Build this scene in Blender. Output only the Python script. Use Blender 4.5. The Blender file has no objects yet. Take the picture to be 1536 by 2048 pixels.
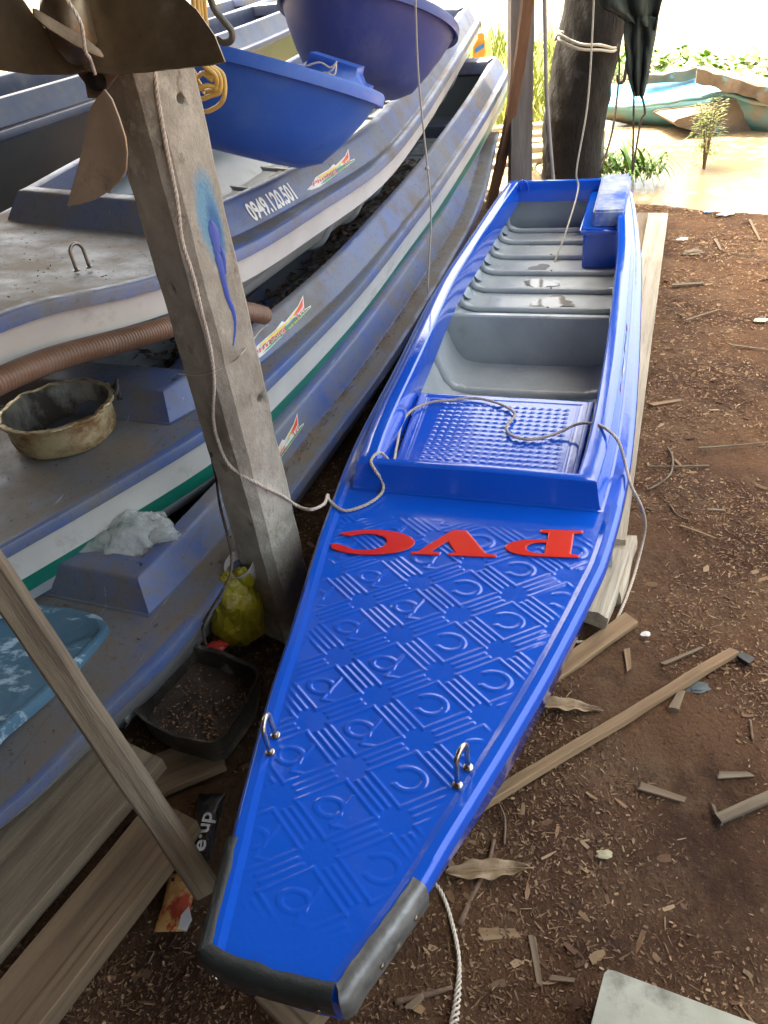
import bpy, bmesh, math, random
import numpy as np
from mathutils import Vector, Matrix, noise
random.seed(7)
PI=math.pi
S=bpy.context.scene
COL=S.collection
# ------------------------------------------------------------ camera
IW,IH,FO=1536.0,2048.0,1538.0
_d=Vector((1030-768,-(3040-1024),-FO)).normalized()
UPC=-_d
_fw=Vector((0,0,-1)); YC=(_fw-UPC*_fw.dot(UPC)).normalized(); XC=YC.cross(UPC)
RM=Matrix((XC,YC,UPC))                     # camera axes -> world
CAM=Vector((0,0,1.5))
def ray(px,py): return RM@Vector((px-768,-(py-1024),-FO))
def at(px,py,z):
    r=ray(px,py); return CAM+r*((z-CAM.z)/r.z)
def atp(px,py,P,n):                        # point of the ray on the plane (P,n)
    r=ray(px,py); n=Vector(n); return CAM+r*((Vector(P)-CAM).dot(n)/r.dot(n))
def aty(px,py,y): return atp(px,py,(0,y,0),(0,1,0))
cd=bpy.data.cameras.new("camera"); co=bpy.data.objects.new("camera",cd); COL.objects.link(co)
co.matrix_world=Matrix.Translation(CAM)@RM.to_4x4()
cd.sensor_fit='AUTO'; cd.sensor_width=36; cd.lens=FO/IH*36; cd.clip_start=.02; cd.clip_end=3000
S.camera=co
# ------------------------------------------------------------ light
EL,AZ=math.radians(72),math.radians(315)   # azimuth measured clockwise from +Y
w=bpy.data.worlds.new("World"); S.world=w; w.use_nodes=True
nt=w.node_tree; nt.nodes.clear()
sky=nt.nodes.new('ShaderNodeTexSky'); sky.sky_type='NISHITA'; sky.sun_disc=False
sky.sun_elevation=EL; sky.sun_rotation=AZ; sky.dust_density=8.0; sky.air_density=.6; sky.ozone_density=.2
bg=nt.nodes.new('ShaderNodeBackground'); bg.inputs[1].default_value=.15
wo=nt.nodes.new('ShaderNodeOutputWorld'); tn=nt.nodes.new('ShaderNodeMix'); tn.data_type='RGBA'; tn.blend_type='MULTIPLY'; tn.inputs[0].default_value=1; tn.inputs[7].default_value=(1.,.955,.77,1)   # warm tint multiplied into the sky to correct its cast
nt.links.new(sky.outputs[0],tn.inputs[6]); nt.links.new(tn.outputs[2],bg.inputs[0]); nt.links.new(bg.outputs[0],wo.inputs[0])
sl=bpy.data.lights.new("sun",'SUN'); sl.energy=2.0; sl.angle=math.radians(.5); sl.color=(1,.95,.87)
so=bpy.data.objects.new("sun",sl); COL.objects.link(so)
sd=Vector((math.sin(AZ)*math.cos(EL),math.cos(AZ)*math.cos(EL),math.sin(EL)))
so.rotation_euler=sd.to_track_quat('Z','Y').to_euler(); so.location=sd*20
S.view_settings.view_transform='Standard'; S.view_settings.look='None'
S.view_settings.exposure=3.55; S.view_settings.gamma=1; S.view_settings.use_curve_mapping=False
S.cycles.max_bounces=8; S.cycles.diffuse_bounces=5
# ------------------------------------------------------------ material helper
def lerp3(a,b,t): return tuple(a[i]+(b[i]-a[i])*t for i in range(3))
def pm(name,c1,c2=None,scale=8.,rough=.6,r2=None,bump=.15,bscale=None,bdist=.01,metal=0.,coat=0.,stretch=(1,1,1),
       layers=(),island=None,trans=0.,alpha=1.,sheen=0,spec=.5,island_rough=0,detail=6,hook=None,contrast=(.35,.65),sub=0):
    m=bpy.data.materials.new(name); m.use_nodes=True; t=m.node_tree; N=t.nodes; L=t.links
    b=N['Principled BSDF']
    tc=N.new('ShaderNodeTexCoord'); mp=N.new('ShaderNodeMapping'); L.new(tc.outputs['Object'],mp.inputs[0])
    mp.inputs['Scale'].default_value=stretch
    def nz(sc,vec=None,det=detail,rg=.6):
        n=N.new('ShaderNodeTexNoise'); n.inputs['Scale'].default_value=sc; n.inputs['Detail'].default_value=det
        n.inputs['Roughness'].default_value=rg
        L.new((vec or mp.outputs[0]),n.inputs['Vector']); return n.outputs[0]
    def ramp(sock,a,b_,ca=(0,0,0),cb=(1,1,1)):
        r=N.new('ShaderNodeValToRGB'); r.color_ramp.elements[0].position=a; r.color_ramp.elements[1].position=b_
        r.color_ramp.elements[0].color=(*ca,1); r.color_ramp.elements[1].color=(*cb,1); L.new(sock,r.inputs[0]); return r.outputs[0]
    def mix(f,a,b_):
        x=N.new('ShaderNodeMix'); x.data_type='RGBA'
        for k,v in ((0,f),(6,a),(7,b_)):
            if hasattr(v,'links'): L.new(v,x.inputs[k])
            else: x.inputs[k].default_value=v if k==0 else (*v,1)
        return x.outputs[2]
    c2=c2 or c1
    col=ramp(nz(scale),contrast[0],contrast[1],c1,c2)
    if island:                              # random tint per loose piece
        g=N.new('ShaderNodeNewGeometry'); r=N.new('ShaderNodeValToRGB'); r.color_ramp.interpolation='LINEAR'
        e=r.color_ramp.elements
        while len(e)<len(island): e.new(.5)
        for i,c in enumerate(island): e[i].position=i/(len(island)-1); e[i].color=(*c,1)
        L.new(g.outputs['Random Per Island'],r.inputs[0]); col=mix(.25,r.outputs[0],col)
    rs=None
    for ly in layers:                       # (colour, scale, lo, hi, rough or None, stretch or None, strength)
        c,sc,lo,hi=ly[:4]; ro=ly[4] if len(ly)>4 else None; st=ly[5] if len(ly)>5 else None; k=ly[6] if len(ly)>6 else 1.
        vec=None
        if st:
            q=N.new('ShaderNodeMapping'); q.inputs['Scale'].default_value=st; q.inputs['Location'].default_value=(3.1,1.7,.4)
            if len(ly)>7:
                q.vector_type='TEXTURE'; q.inputs['Rotation'].default_value=(0,0,math.radians(ly[7])); q.inputs['Scale'].default_value=tuple(1/v for v in st)
            L.new(tc.outputs['Object'],q.inputs[0]); vec=q.outputs[0]
        f=ramp(nz(sc,vec,8,.7),lo,hi,(0,0,0),(k,k,k)); col=mix(f,col,c)
        if ro is not None:
            x=N.new('ShaderNodeMix'); x.data_type='FLOAT'
            L.new(f,x.inputs[0]); x.inputs[3].default_value=ro
            if rs: L.new(rs,x.inputs[2])
            else: x.inputs[2].default_value=rough
            rs=x.outputs[0]
    if hook: col=hook(N,L,tc,col,mix,ramp,nz)
    L.new(col,b.inputs['Base Color'])
    if rs: L.new(rs,b.inputs['Roughness'])
    elif r2 is not None:
        rr=ramp(nz(scale*1.7),.3,.7,(rough,)*3,(r2,)*3); L.new(rr,b.inputs['Roughness'])
    else: b.inputs['Roughness'].default_value=rough
    b.inputs['Metallic'].default_value=metal; b.inputs['Coat Weight'].default_value=coat
    b.inputs['Coat Roughness'].default_value=.06
    b.inputs['Specular IOR Level'].default_value=spec
    b.inputs['Transmission Weight'].default_value=trans; b.inputs['Alpha'].default_value=alpha
    if bump:
        bn=N.new('ShaderNodeBump'); bn.inputs['Strength'].default_value=bump; bn.inputs['Distance'].default_value=bdist
        L.new(nz(bscale or scale*3,None,8,.65),bn.inputs['Height']); L.new(bn.outputs[0],b.inputs['Normal'])
    return m
# ------------------------------------------------------------ object helpers
def tag(o,label=None,cat=None,group=None,kind=None):
    if label: o['label']=label
    if cat: o['category']=cat
    if group: o['group']=group
    if kind: o['kind']=kind
    return o
def thing(name,label,cat,loc,group=None):
    o=bpy.data.objects.new(name,None); o.empty_display_size=.05; COL.objects.link(o); o.location=loc
    return tag(o,label,cat,group)
def wloc(o):
    v=Vector((0,0,0))
    while o is not None: v+=o.location; o=o.parent
    return v
def wmat(o):
    M=Matrix.Identity(4)
    while o is not None: M=o.matrix_basis@M; o=o.parent
    return M
def mk(name,verts,faces,mats,parent=None,smooth=True,mi=None,keep=False):
    """mesh from world-space verts; origin at its base (or at the parent's)"""
    V=[Vector(v) for v in verts]
    if parent is not None: Mi=wmat(parent).inverted(); V=[Mi@v for v in V]; off=Vector((0,0,0))
    elif keep: off=Vector((0,0,0))
    else:
        off=Vector((sum(v.x for v in V)/len(V),sum(v.y for v in V)/len(V),min(v.z for v in V)))
    me=bpy.data.meshes.new(name); me.from_pydata([tuple(v-off) for v in V],[],faces); 
    if not isinstance(mats,(list,tuple)): mats=[mats]
    for m in mats: me.materials.append(m)
    if mi is not None: me.polygons.foreach_set('material_index',mi)
    if smooth: me.polygons.foreach_set('use_smooth',[True]*len(me.polygons))
    me.update()
    o=bpy.data.objects.new(name,me); COL.objects.link(o)
    if parent is not None: o.parent=parent
    else: o.location=off
    return o
def auto(o,ang=35):
    """sharp edges above the angle"""
    bm=bmesh.new(); bm.from_mesh(o.data)
    for e in bm.edges:
        if len(e.link_faces)==2 and e.calc_face_angle(0)>math.radians(ang): e.smooth=False
    bm.to_mesh(o.data); bm.free(); return o
def fixn(o):
    bm=bmesh.new(); bm.from_mesh(o.data); bmesh.ops.recalc_face_normals(bm,faces=bm.faces); bm.to_mesh(o.data); bm.free(); return o
def matmesh(name,verts,faces,mat,M,parent=None,smooth=True,ang=35):
    """mesh in its own local frame, placed by matrix M (world)"""
    me=bpy.data.meshes.new(name); me.from_pydata([tuple(v) for v in verts],[],faces); me.materials.append(mat)
    if smooth: me.polygons.foreach_set('use_smooth',[True]*len(me.polygons))
    o=bpy.data.objects.new(name,me); COL.objects.link(o)
    if parent is not None:
        o.parent=parent; o.matrix_basis=wmat(parent).inverted()@M
    else: o.matrix_basis=M
    fixn(o)
    if smooth: auto(o,ang)
    return o
def frame(P0,P1,up=(0,0,1),roll=0):
    P0=Vector(P0);P1=Vector(P1); x=(P1-P0).normalized(); up=Vector(up)
    if abs(x.dot(up))>.98: up=Vector((0,1,0))
    y=up.cross(x).normalized(); z=x.cross(y)
    M=Matrix((x,y,z)).transposed().to_4x4(); M.translation=P0
    return M@Matrix.Rotation(roll,4,'X'),(P1-P0).length
def beam(name,P0,P1,wd,ht,mat,parent=None,roll=0,rough=.0015,bev=.002,taper=1.,seg=None,bow=0.,ragged=0.,seed=0):
    """plank / lath: box along local X with bevelled edges and small unevenness"""
    M,Ln=frame(P0,P1,roll=roll); n=seg or max(4,min(60,int(Ln/.03)))
    prof=[(-wd/2,-ht/2+bev),(-wd/2+bev,-ht/2),(0,-ht/2),(wd/2-bev,-ht/2),(wd/2,-ht/2+bev),(wd/2,ht/2-bev),(wd/2-bev,ht/2),(wd*.17,ht/2),(-wd*.17,ht/2),(-wd/2+bev,ht/2),(-wd/2,ht/2-bev)]
    k=len(prof); V=[];F=[]
    for i in range(n+1):
        s=i/n; sc=1+(taper-1)*s
        for j,(y,z) in enumerate(prof):
            q=Vector((s*Ln*9+seed*3.7,y*30,z*30+seed)); e=noise.noise_vector(q)*rough
            dx=0
            if i in(0,n): dx=noise.noise(Vector((y*60,z*60,seed+i)))*ragged
            V.append((s*Ln+dx,y*sc+e.x+bow*math.sin(PI*s),z*sc+e.y))
    for i in range(n):
        for j in range(k): F.append((i*k+j,i*k+(j+1)%k,(i+1)*k+(j+1)%k,(i+1)*k+j))
    F.append(tuple(range(k))); F.append(tuple(n*k+j for j in range(k)))
    return matmesh(name,V,F,mat,M,parent)
def catmull(P,n=8,closed=False):
    P=[Vector(p) for p in P]; out=[]; m=len(P)
    rng=range(m) if closed else range(m-1)
    for i in rng:
        p1,p2=P[i],P[(i+1)%m]
        p0=P[(i-1)%m] if (closed or i>0) else p1*2-p2
        p3=P[(i+2)%m] if (closed or i+2<m) else p2*2-p1
        for k in range(n):
            t=k/n; out.append(.5*((2*p1)+(p2-p0)*t+(2*p0-5*p1+4*p2-p3)*t*t+(3*p1-p0-3*p2+p3)*t**3))
    if not closed: out.append(P[-1])
    return out
def tubegeo(P,r,k=8,V=None,F=None,caps=True):
    """swept tube geometry; r a number or list"""
    V=[] if V is None else V; F=[] if F is None else F; n=len(P); b=len(V)
    up=Vector((0,0,1)); last=None
    for i,p in enumerate(P):
        d=(P[min(i+1,n-1)]-P[max(i-1,0)])
        d=d.normalized() if d.length>1e-9 else Vector((0,0,1))
        if last is None:
            a=d.cross(up); a=a.normalized() if a.length>1e-3 else d.cross(Vector((1,0,0))).normalized()
        else: a=(last-d*last.dot(d)).normalized()
        last=a; c=d.cross(a); rr=r[i] if isinstance(r,(list,tuple)) else r
        for j in range(k):
            t=2*PI*j/k; V.append(p+(a*math.cos(t)+c*math.sin(t))*rr)
    for i in range(n-1):
        for j in range(k): F.append((b+i*k+j,b+i*k+(j+1)%k,b+(i+1)*k+(j+1)%k,b+(i+1)*k+j))
    if caps: F.append(tuple(b+j for j in range(k))[::-1]); F.append(tuple(b+(n-1)*k+j for j in range(k)))
    return V,F
def tube(name,P,r,mat,parent=None,n=6,k=8,spline=True):
    Q=catmull(P,n) if spline else [Vector(p) for p in P]
    if isinstance(r,(list,tuple)):
        m=len(Q); r=[r[0]+(r[-1]-r[0])*i/(m-1) for i in range(m)]
    V,F=tubegeo(Q,r,k); return mk(name,V,F,mat,parent)
def resample(P,step):
    out=[P[0]]; acc=0
    for a,b in zip(P,P[1:]):
        L_=(b-a).length; 
        while acc+L_>=step:
            t=(step-acc)/L_; a=a+(b-a)*t; out.append(a); L_=(b-a).length; acc=0
        acc+=L_
    out.append(P[-1]); return out
def rope(name,P,r,mat,parent=None,strands=3,pitch=7.,fray=0):
    """laid rope: three strands twisted round a common centre line"""
    Q=resample(catmull(P,10),r*1.1); V=[];F=[]
    n=len(Q); frames=[]; last=None
    for i,p in enumerate(Q):
        d=(Q[min(i+1,n-1)]-Q[max(i-1,0)]).normalized()
        if last is None:
            a=d.cross(Vector((0,0,1))); a=a.normalized() if a.length>1e-3 else Vector((1,0,0))
        else: a=(last-d*last.dot(d)).normalized()
        last=a; frames.append((p,a,d.cross(a)))
    for s in range(strands):
        path=[]
        for i,(p,a,c) in enumerate(frames):
            t=2*PI*(i*1.1/pitch+s/strands); o=r*.52
            if fray and i>n-fray: o=r*(.52+1.6*(i-n+fray)/fray)
            path.append(p+(a*math.cos(t)+c*math.sin(t))*o)
        tubegeo(path,r*.55,5,V,F)
    return mk(name,V,F,mat,parent)
def poly2d(outline,holes=(),extr=.002,bev=.0):
    """flat filled shape in XY (curve fill) -> (verts,faces)"""
    c=bpy.data.curves.new('tmp','CURVE'); c.dimensions='2D'; c.fill_mode='BOTH'; c.extrude=extr; c.bevel_depth=bev; c.bevel_resolution=1
    for lp in [outline]+list(holes):
        s=c.splines.new('POLY'); s.points.add(len(lp)-1); s.use_cyclic_u=True
        for i,(x,y) in enumerate(lp): s.points[i].co=(x,y,0,1)
    return _curve(c)
def _curve(c):
    o=bpy.data.objects.new('tmp',c); COL.objects.link(o); bpy.context.view_layer.update()
    me=bpy.data.meshes.new_from_object(o.evaluated_get(bpy.context.evaluated_depsgraph_get()))
    V=[v.co.copy() for v in me.vertices]; F=[tuple(p.vertices) for p in me.polygons]
    bpy.data.objects.remove(o); bpy.data.curves.remove(c); bpy.data.meshes.remove(me); return V,F
def text2d(s,size=1,extr=0.,shear=0.,offset=0.):
    c=bpy.data.curves.new('tmp','FONT'); c.body=s; c.size=size; c.extrude=extr; c.shear=shear; c.offset=offset; c.resolution_u=3
    return _curve(c)
def cut(o,cutters):
    """boolean holes, applied"""
    for cu in cutters:
        md=o.modifiers.new('b','BOOLEAN'); md.object=cu; md.operation='DIFFERENCE'; md.solver='EXACT'
    bpy.context.view_layer.update()
    me=bpy.data.meshes.new_from_object(o.evaluated_get(bpy.context.evaluated_depsgraph_get()))
    o.modifiers.clear(); o.data=me
    for cu in cutters: bpy.data.objects.remove(cu)
def interp(x,tab,k):
    if x<=tab[0][0]: return tab[0][k]
    for a,b in zip(tab,tab[1:]):
        if x<=b[0]:
            t=(x-a[0])/(b[0]-a[0]); return a[k]+(b[k]-a[k])*t
    return tab[-1][k]
def smoothtab(tab,n=6):
    """catmull-smoothed table"""
    out=catmull([Vector(t[:3]) for t in [(r[0],r[1],r[2]) for r in tab]],n); zz=catmull([Vector((r[0],r[3],0)) for r in tab],n)
    return [(a.x,a.y,a.z,b.y) for a,b in zip(out,zz)]
# ------------------------------------------------------------ materials
BLUE=(.003,.090,.60)
m_gel=pm('blue_gelcoat',BLUE,(.004,.10,.64),3,rough=.09,r2=.17,bump=.11,bscale=11,bdist=.02,coat=.6,
         layers=[((.05,.12,.5),55,.66,.8,.4,None,.45),((.10,.16,.36),2.2,.62,.95,.45,None,.4)])
m_gel_plain=pm('blue_gelcoat_deep',BLUE,(.004,.085,.56),4,rough=.09,bump=.08,bscale=9,bdist=.02,coat=.7,layers=[((.2,.28,.5),70,.72,.8,.5,None,.5)])
m_scuff=pm('scuffed_blue_gelcoat',(.01,.08,.5),(.02,.1,.55),4,rough=.35,bump=.1,layers=[((.40,.44,.42),5,.40,.60,.55,None,.8),((.48,.48,.40),40,.55,.66,.7,None,.6)])
m_grey=pm('grey_gelcoat',(.34,.38,.39),(.42,.46,.47),5,rough=.22,r2=.45,bump=.22,bscale=22,bdist=.012,coat=.15,layers=[((.11,.085,.055),6,.60,.78,.6,None,.7),((.05,.04,.03),140,.72,.76,.7)])
m_greyd=pm('grey_hull_bottom',(.25,.28,.29),(.34,.36,.36),4,rough=.35,bump=.1,layers=[((.16,.13,.09),7,.58,.8,.7,None,.6)])
def oldblue(nm,amt,col=(.022,.072,.31)):
    return pm(nm,col,lerp3(col,(.09,.15,.36),.7),3,rough=.3,bump=.15,bscale=30,bdist=.004,
      layers=[((.150,.158,.150),2.4,.28-amt,.60-amt,.55,(1,1,1),.88),((.17,.135,.09),5.5,.48-amt*.7,.68-amt*.6,.85,None,.88),
              ((.11,.08,.05),70,.58,.68,.9,None,.8),((.45,.5,.55),9,.66,.70,.5,(.5,7,2),.6,66),((.10,.09,.08),7,.60,.72,.8,(.35,5,2),.75,66),((.05,.04,.035),240,.60,.68,.9,None,.7),((.03,.07,.42),11,.66,.72,.3,None,.7)])
m_ob=oldblue('weathered_blue_gelcoat',.0); m_obd=oldblue('dusty_blue_gelcoat',.13); m_obb=oldblue('old_bright_blue_gelcoat',-.03,(.02,.08,.31))
m_white=pm('aged_white_gelcoat',(.52,.50,.46),(.64,.62,.57),3,rough=.4,bump=.05,layers=[((.30,.26,.2),6,.56,.74,.7,(.5,4,1.5),.7,66),((.16,.09,.05),45,.68,.72,.8,(.6,.6,1.6),.8),((.22,.2,.17),2,.55,.9,.6,None,.5)])
m_green=pm('green_antifouling',(.006,.13,.09),(.012,.18,.12),4,rough=.35,bump=.05,layers=[((.2,.18,.13),40,.68,.73,.8,(1,1,2),.7),((.05,.12,.09),3,.5,.8,.6,None,.6)])
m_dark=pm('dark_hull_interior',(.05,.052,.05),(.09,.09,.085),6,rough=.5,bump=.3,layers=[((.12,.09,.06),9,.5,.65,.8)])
m_water0=pm('rain_puddle',(.25,.26,.25),(.2,.2,.18),3,rough=.03,bump=.03,bscale=8)
m_red=pm('red_paint',(.62,.022,.012),(.70,.03,.018),9,rough=.16,bump=.06,bscale=20,coat=.4)
m_steel=pm('polished_steel',(.62,.58,.52),(.5,.46,.4),20,rough=.22,r2=.4,metal=1.,bump=.1,layers=[((.25,.17,.1),30,.6,.72,.7)])
m_galv=pm('galvanised_sheet',(.13,.14,.135),(.27,.28,.275),30,rough=.42,r2=.6,metal=.6,bump=.25,bscale=25,layers=[((.16,.16,.15),8,.48,.7,.6),((.5,.48,.38),22,.63,.72,.7)])
m_rub=pm('blackened_strip',(.008,.010,.010),(.022,.026,.025),14,rough=.45,bump=.3,bscale=40,layers=[((.16,.15,.11),12,.64,.73,.7,None,.5),((.3,.3,.27),60,.7,.74,.6)])
m_rope=pm('laid_rope',(.46,.38,.30),(.62,.54,.44),120,rough=.9,bump=.5,bscale=400,bdist=.001,layers=[((.3,.2,.15),25,.55,.7,.9,None,.6)])
m_rope2=pm('pale_rope',(.62,.55,.44),(.75,.68,.56),120,rough=.9,bump=.5,bscale=400,bdist=.001,layers=[((.35,.25,.15),25,.6,.7,.9,None,.5)])
m_cord=pm('thin_cord',(.40,.38,.30),(.5,.47,.38),80,rough=.8,bump=.3,bscale=300,bdist=.001)
m_rdark=pm('dirty_dark_rope',(.05,.035,.025),(.11,.08,.06),80,rough=.9,bump=.5,bscale=300,bdist=.001)
# ------------------------------------------------------------ boats
class Boat:
    def __init__(s,O,ang,tab,uc,ue,ch=.1,ledge=.12,slope=.03,rim=.05,rimf=.05,lip=.035,depth=.33,bowd=.12,ledge_e=.04,tilt=0.,lk=2.2):
        s.O=Vector((O[0],O[1])); a=math.radians(ang); s.a=Vector((math.sin(a),math.cos(a))); s.p=Vector((math.cos(a),-math.sin(a)))
        s.tab=smoothtab(tab); s.uc=uc; s.ue=ue; s.u0=tab[0][0]; s.ch=ch; s.ledge=ledge; s.slope=slope; s.rim=rim; s.rimf=rimf; s.lip=lip
        s.depth=depth; s.bowd=bowd; s.ledge_e=ledge_e; s.tilt=tilt; s.lk=lk
    def c(s,u): return interp(u,s.tab,1)
    def h(s,u): return interp(u,s.tab,2)
    def z(s,u): return interp(u,s.tab,3)
    def P(s,u,v,z): q=s.O+s.a*u+s.p*v; return Vector((q.x,q.y,z-s.tilt*(v-s.c(u))))
    def uv(s,p): q=Vector((p[0],p[1]))-s.O; return q.dot(s.a),q.dot(s.p)
    def px(s,x,y,dz=0.):
        """local (u,v) where the photo's ray meets the deck plus dz"""
        z=s.z(s.uc)+dz
        for _ in range(8):
            u,v=s.uv(at(x,y,z)); z=s.z(u)+dz-s.tilt*(v-s.c(u))
        return u,v
    def L(s,u):
        return s.ledge_e+(s.ledge-s.ledge_e)*math.exp(-max(0,u-s.uc)/s.lk)
    def D(s,u):
        t=max(0,min(1,(u-s.u0)/.9)); t=t*t*(3-2*t); return s.bowd+(s.depth-s.bowd)*t
    def us(s,a,b,st): n=max(2,int(abs(b-a)/st)); return [a+(b-a)*i/n for i in range(n+1)]
    def foredeck(s,mat,parent,emb=None,step=.05,nw=16,name='foredeck'):
        us=s.us(s.u0,s.uc+.02,step); V=[];F=[]; rows=None; MI=[]
        for u in us:
            c,h,z=s.c(u),s.h(u),s.z(u); row=[]
            e=.004
            row.append((c-h,-s.lip)); row.append((c-h,-.008)); row.append((c-h+.003,-.002)); row.append((c-h+.008,0))
            for i in range(1,nw): 
                v=c-h+.008+(2*h-.016)*i/nw
                row.append((v,emb(u,v,c,h) if emb else 0))
            row+= [(c+h-.008,0),(c+h-.003,-.002),(c+h,-.008),(c+h,-s.lip)]
            V+=[s.P(u,v,z+dz) for v,dz in row]; rows=len(row)
        for i in range(len(us)-1):
            for j in range(rows-1): F.append((i*rows+j,i*rows+j+1,(i+1)*rows+j+1,(i+1)*rows+j)); MI.append(1 if (j<4 or j>=rows-5) else 0)
        # bow face lip
        b=len(V); u=s.u0; c,h,z=s.c(u),s.h(u),s.z(u)
        n0=[j for j in range(3,rows-3)]
        for j in n0:
            v=V[j]; V.append(v+Vector((-s.a.x*.008,-s.a.y*.008,-.006))); V.append(v+Vector((-s.a.x*.008,-s.a.y*.008,-s.lip)))
        for k in range(len(n0)-1):
            F.append((n0[k+1],n0[k],b+2*k,b+2*k+2)); F.append((b+2*k+2,b+2*k,b+2*k+1,b+2*k+3))
        MI+=[1]*(len(F)-len(MI))
        return auto(mk(name,V,F,[mat,s.lipm or mat],parent,mi=MI),75 if emb else 40)
    lipm=None; full=False
    def ledges(s,mat,parent):
        for sg in (-1,1):
            V=[];F=[]; us=s.us(s.uc+.02,s.ue,.06)
            for u in us:
                c,h,z=s.c(u),s.h(u),s.z(u); l=s.L(u)
                for dv,dz in ((0,-s.lip),(0,-.008),(.003,-.002),(.008,0),(.018,.0005),(l+.006,0)): V.append(s.P(u,c+sg*(h-dv),z+dz))
            for i in range(len(us)-1):
                for j in range(5): F.append((i*6+j,i*6+j+1,(i+1)*6+j+1,(i+1)*6+j))
            auto(fixn(mk('side_deck',V,F,[mat,s.lipm or mat],parent,mi=[1 if k%5<4 else 0 for k in range(len(F))])),40)
        u=s.ue; c,h,z=s.c(u),s.h(u),s.z(u)
        V=[s.P(u+du,c+sv*h,z+dz) for (du,dz) in ((-.03,0),(.012,0),(.02,-.008),(.02,-s.lip)) for sv in (-1,-.5,0,.5,1)]
        F=[(i*5+j,i*5+j+1,i*5+j+6,i*5+j+5) for i in range(3) for j in range(4)]
        auto(fixn(mk('stern_deck',V,F,mat,parent)),40)
    def ring(s,mat,parent,arch=.0,drop=.035,dropb=.09,rimb=.03):
        """raised coaming swept round the well with mitred corners"""
        uR=s.us(s.uc,s.ue-.01,.07)
        R=[(u,s.c(u)+s.h(u)-s.L(u)) for u in uR]; Lf=[(u,s.c(u)-s.h(u)+s.L(u)) for u in uR][::-1]
        nf=10; A=Lf[-1];B=R[0]; Fr=[(A[0]+(B[0]-A[0])*i/nf,A[1]+(B[1]-A[1])*i/nf) for i in range(1,nf)]
        A2=R[-1];B2=Lf[0]; Bk=[(A2[0]+(B2[0]-A2[0])*i/nf,A2[1]+(B2[1]-A2[1])*i/nf) for i in range(1,nf)]
        C=R+Bk+Lf+Fr; n=len(C); nr=len(R)
        kind=[]
        for i in range(n):           # edge i goes C[i]->C[i+1]
            if i<nr-1: kind.append('s')
            elif i<nr-1+nf: kind.append('b')
            elif i<nr-1+nf+nr-1: kind.append('s')
            else: kind.append('f')
        def prof(k):
            sl=s.slope if k!='b' else .008; r={'s':s.rim,'f':s.rimf,'b':rimb}[k]; ch=s.ch; dr=dropb if k=='b' else drop
            return [(-.010,.0015),(-.004,.003),(.0,.010),(sl*.9,ch-.010),(sl+.001,ch-.003),(sl+.006,ch),(sl+r*.5,ch+.001),(sl+r-.006,ch),(sl+r-.001,ch-.004),(sl+r+.001,ch-.012),(sl+r+.004,ch-.055 if k!='b' else ch-dropb),(sl+r+.004,-drop if k!='b' else ch-dropb-.005)]
        pr={k:prof(k) for k in 'sfb'}; K=len(pr['s']); V=[];F=[]
        for i in range(n):
            e0=(i-1)%n; e1=i
            p0=Vector(C[i])-Vector(C[e0]); p1=Vector(C[(i+1)%n])-Vector(C[i])
            d0=p0.normalized(); d1=p1.normalized(); n0=Vector((d0.y,-d0.x)); n1=Vector((d1.y,-d1.x))
            # inward = towards the well
            def inw(nn,q):
                m=Vector(((s.uc+s.ue)/2,s.c((s.uc+s.ue)/2)))
                return nn if (m-Vector(q)).dot(nn)>0 else -nn
            n0=inw(n0,C[i]); n1=inw(n1,C[i])
            for j in range(K):
                a,b=pr[kind[e0]][j],pr[kind[e1]][j]
                if abs(d0.cross(d1) if hasattr(d0,'cross') and False else d0.x*d1.y-d0.y*d1.x)<.35:
                    nn=(n0+n1).normalized(); q=Vector(C[i])+nn*((a[0]+b[0])/2)
                else:
                    q0=Vector(C[i])+n0*a[0]; q1=Vector(C[i])+n1*b[0]
                    cr=d0.x*d1.y-d0.y*d1.x; w_=q1-q0; t=(w_.x*d1.y-w_.y*d1.x)/cr; q=q0+d0*t
                dz=(a[1]+b[1])/2; 
                if kind[e0]=='f' or kind[e1]=='f':
                    mid=(q.y-s.c(s.uc))/(s.h(s.uc)); 
                    if 3<=j<=8: dz+=arch*(1-mid*mid)
                V.append(s.P(q.x,q.y,s.z(C[i][0])+dz))
        for i in range(n):
            for j in range(K-1): F.append((i*K+j,i*K+j+1,((i+1)%n)*K+j+1,((i+1)%n)*K+j))
        return auto(fixn(mk('coaming',V,F,mat,parent)),32)
    def hull(s,parent,bands,mbot,name='hull',tuck=(.84,.74,.6)):
        """bands: (depth below the deck, material)"""
        us=s.us(s.u0-.006,s.ue+.015,.07); mats=[b[1] for b in bands]+[mbot]; V=[];F=[];MI=[]
        t0=tuck
        for u in us:
            c,h,z,D=s.c(u),s.h(u),s.z(u),s.D(u); half=[]
            if s.full:
                k=max(0,min(1,(u-s.uc+.1)/.7)); tuck=tuple(a+(b-a)*k for a,b in zip((.80,.66,.5),t0))
            top=s.lip-.006; half.append((h-.008,-top))
            for dd,_ in bands:
                d=min(dd,D*.9); half.append((h-.010-.16*max(0,d-top),-d))
            d0=half[-1]; half+= [(h*tuck[0],-(D*.55+.45*(-d0[1]))),(h*tuck[1],-D*.93),(h*tuck[2],-D),(0,-D)]
            half=[(min(a,half[0][0]),b) for a,b in half]
            row=[(c+a,b) for a,b in half]+[(c-a,b) for a,b in half[::-1][1:]]
            V+=[s.P(u,v,z+dz) for v,dz in row]; n=len(row)
        nb=len(bands)
        for i in range(len(us)-1):
            for j in range(n-1):
                F.append((i*n+j,i*n+j+1,(i+1)*n+j+1,(i+1)*n+j)); k=min(j,n-2-j); MI.append(min(k,nb))
        F.append(tuple(range(n))); MI.append(0); F.append(tuple((len(us)-1)*n+j for j in range(n))); MI.append(0)
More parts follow.
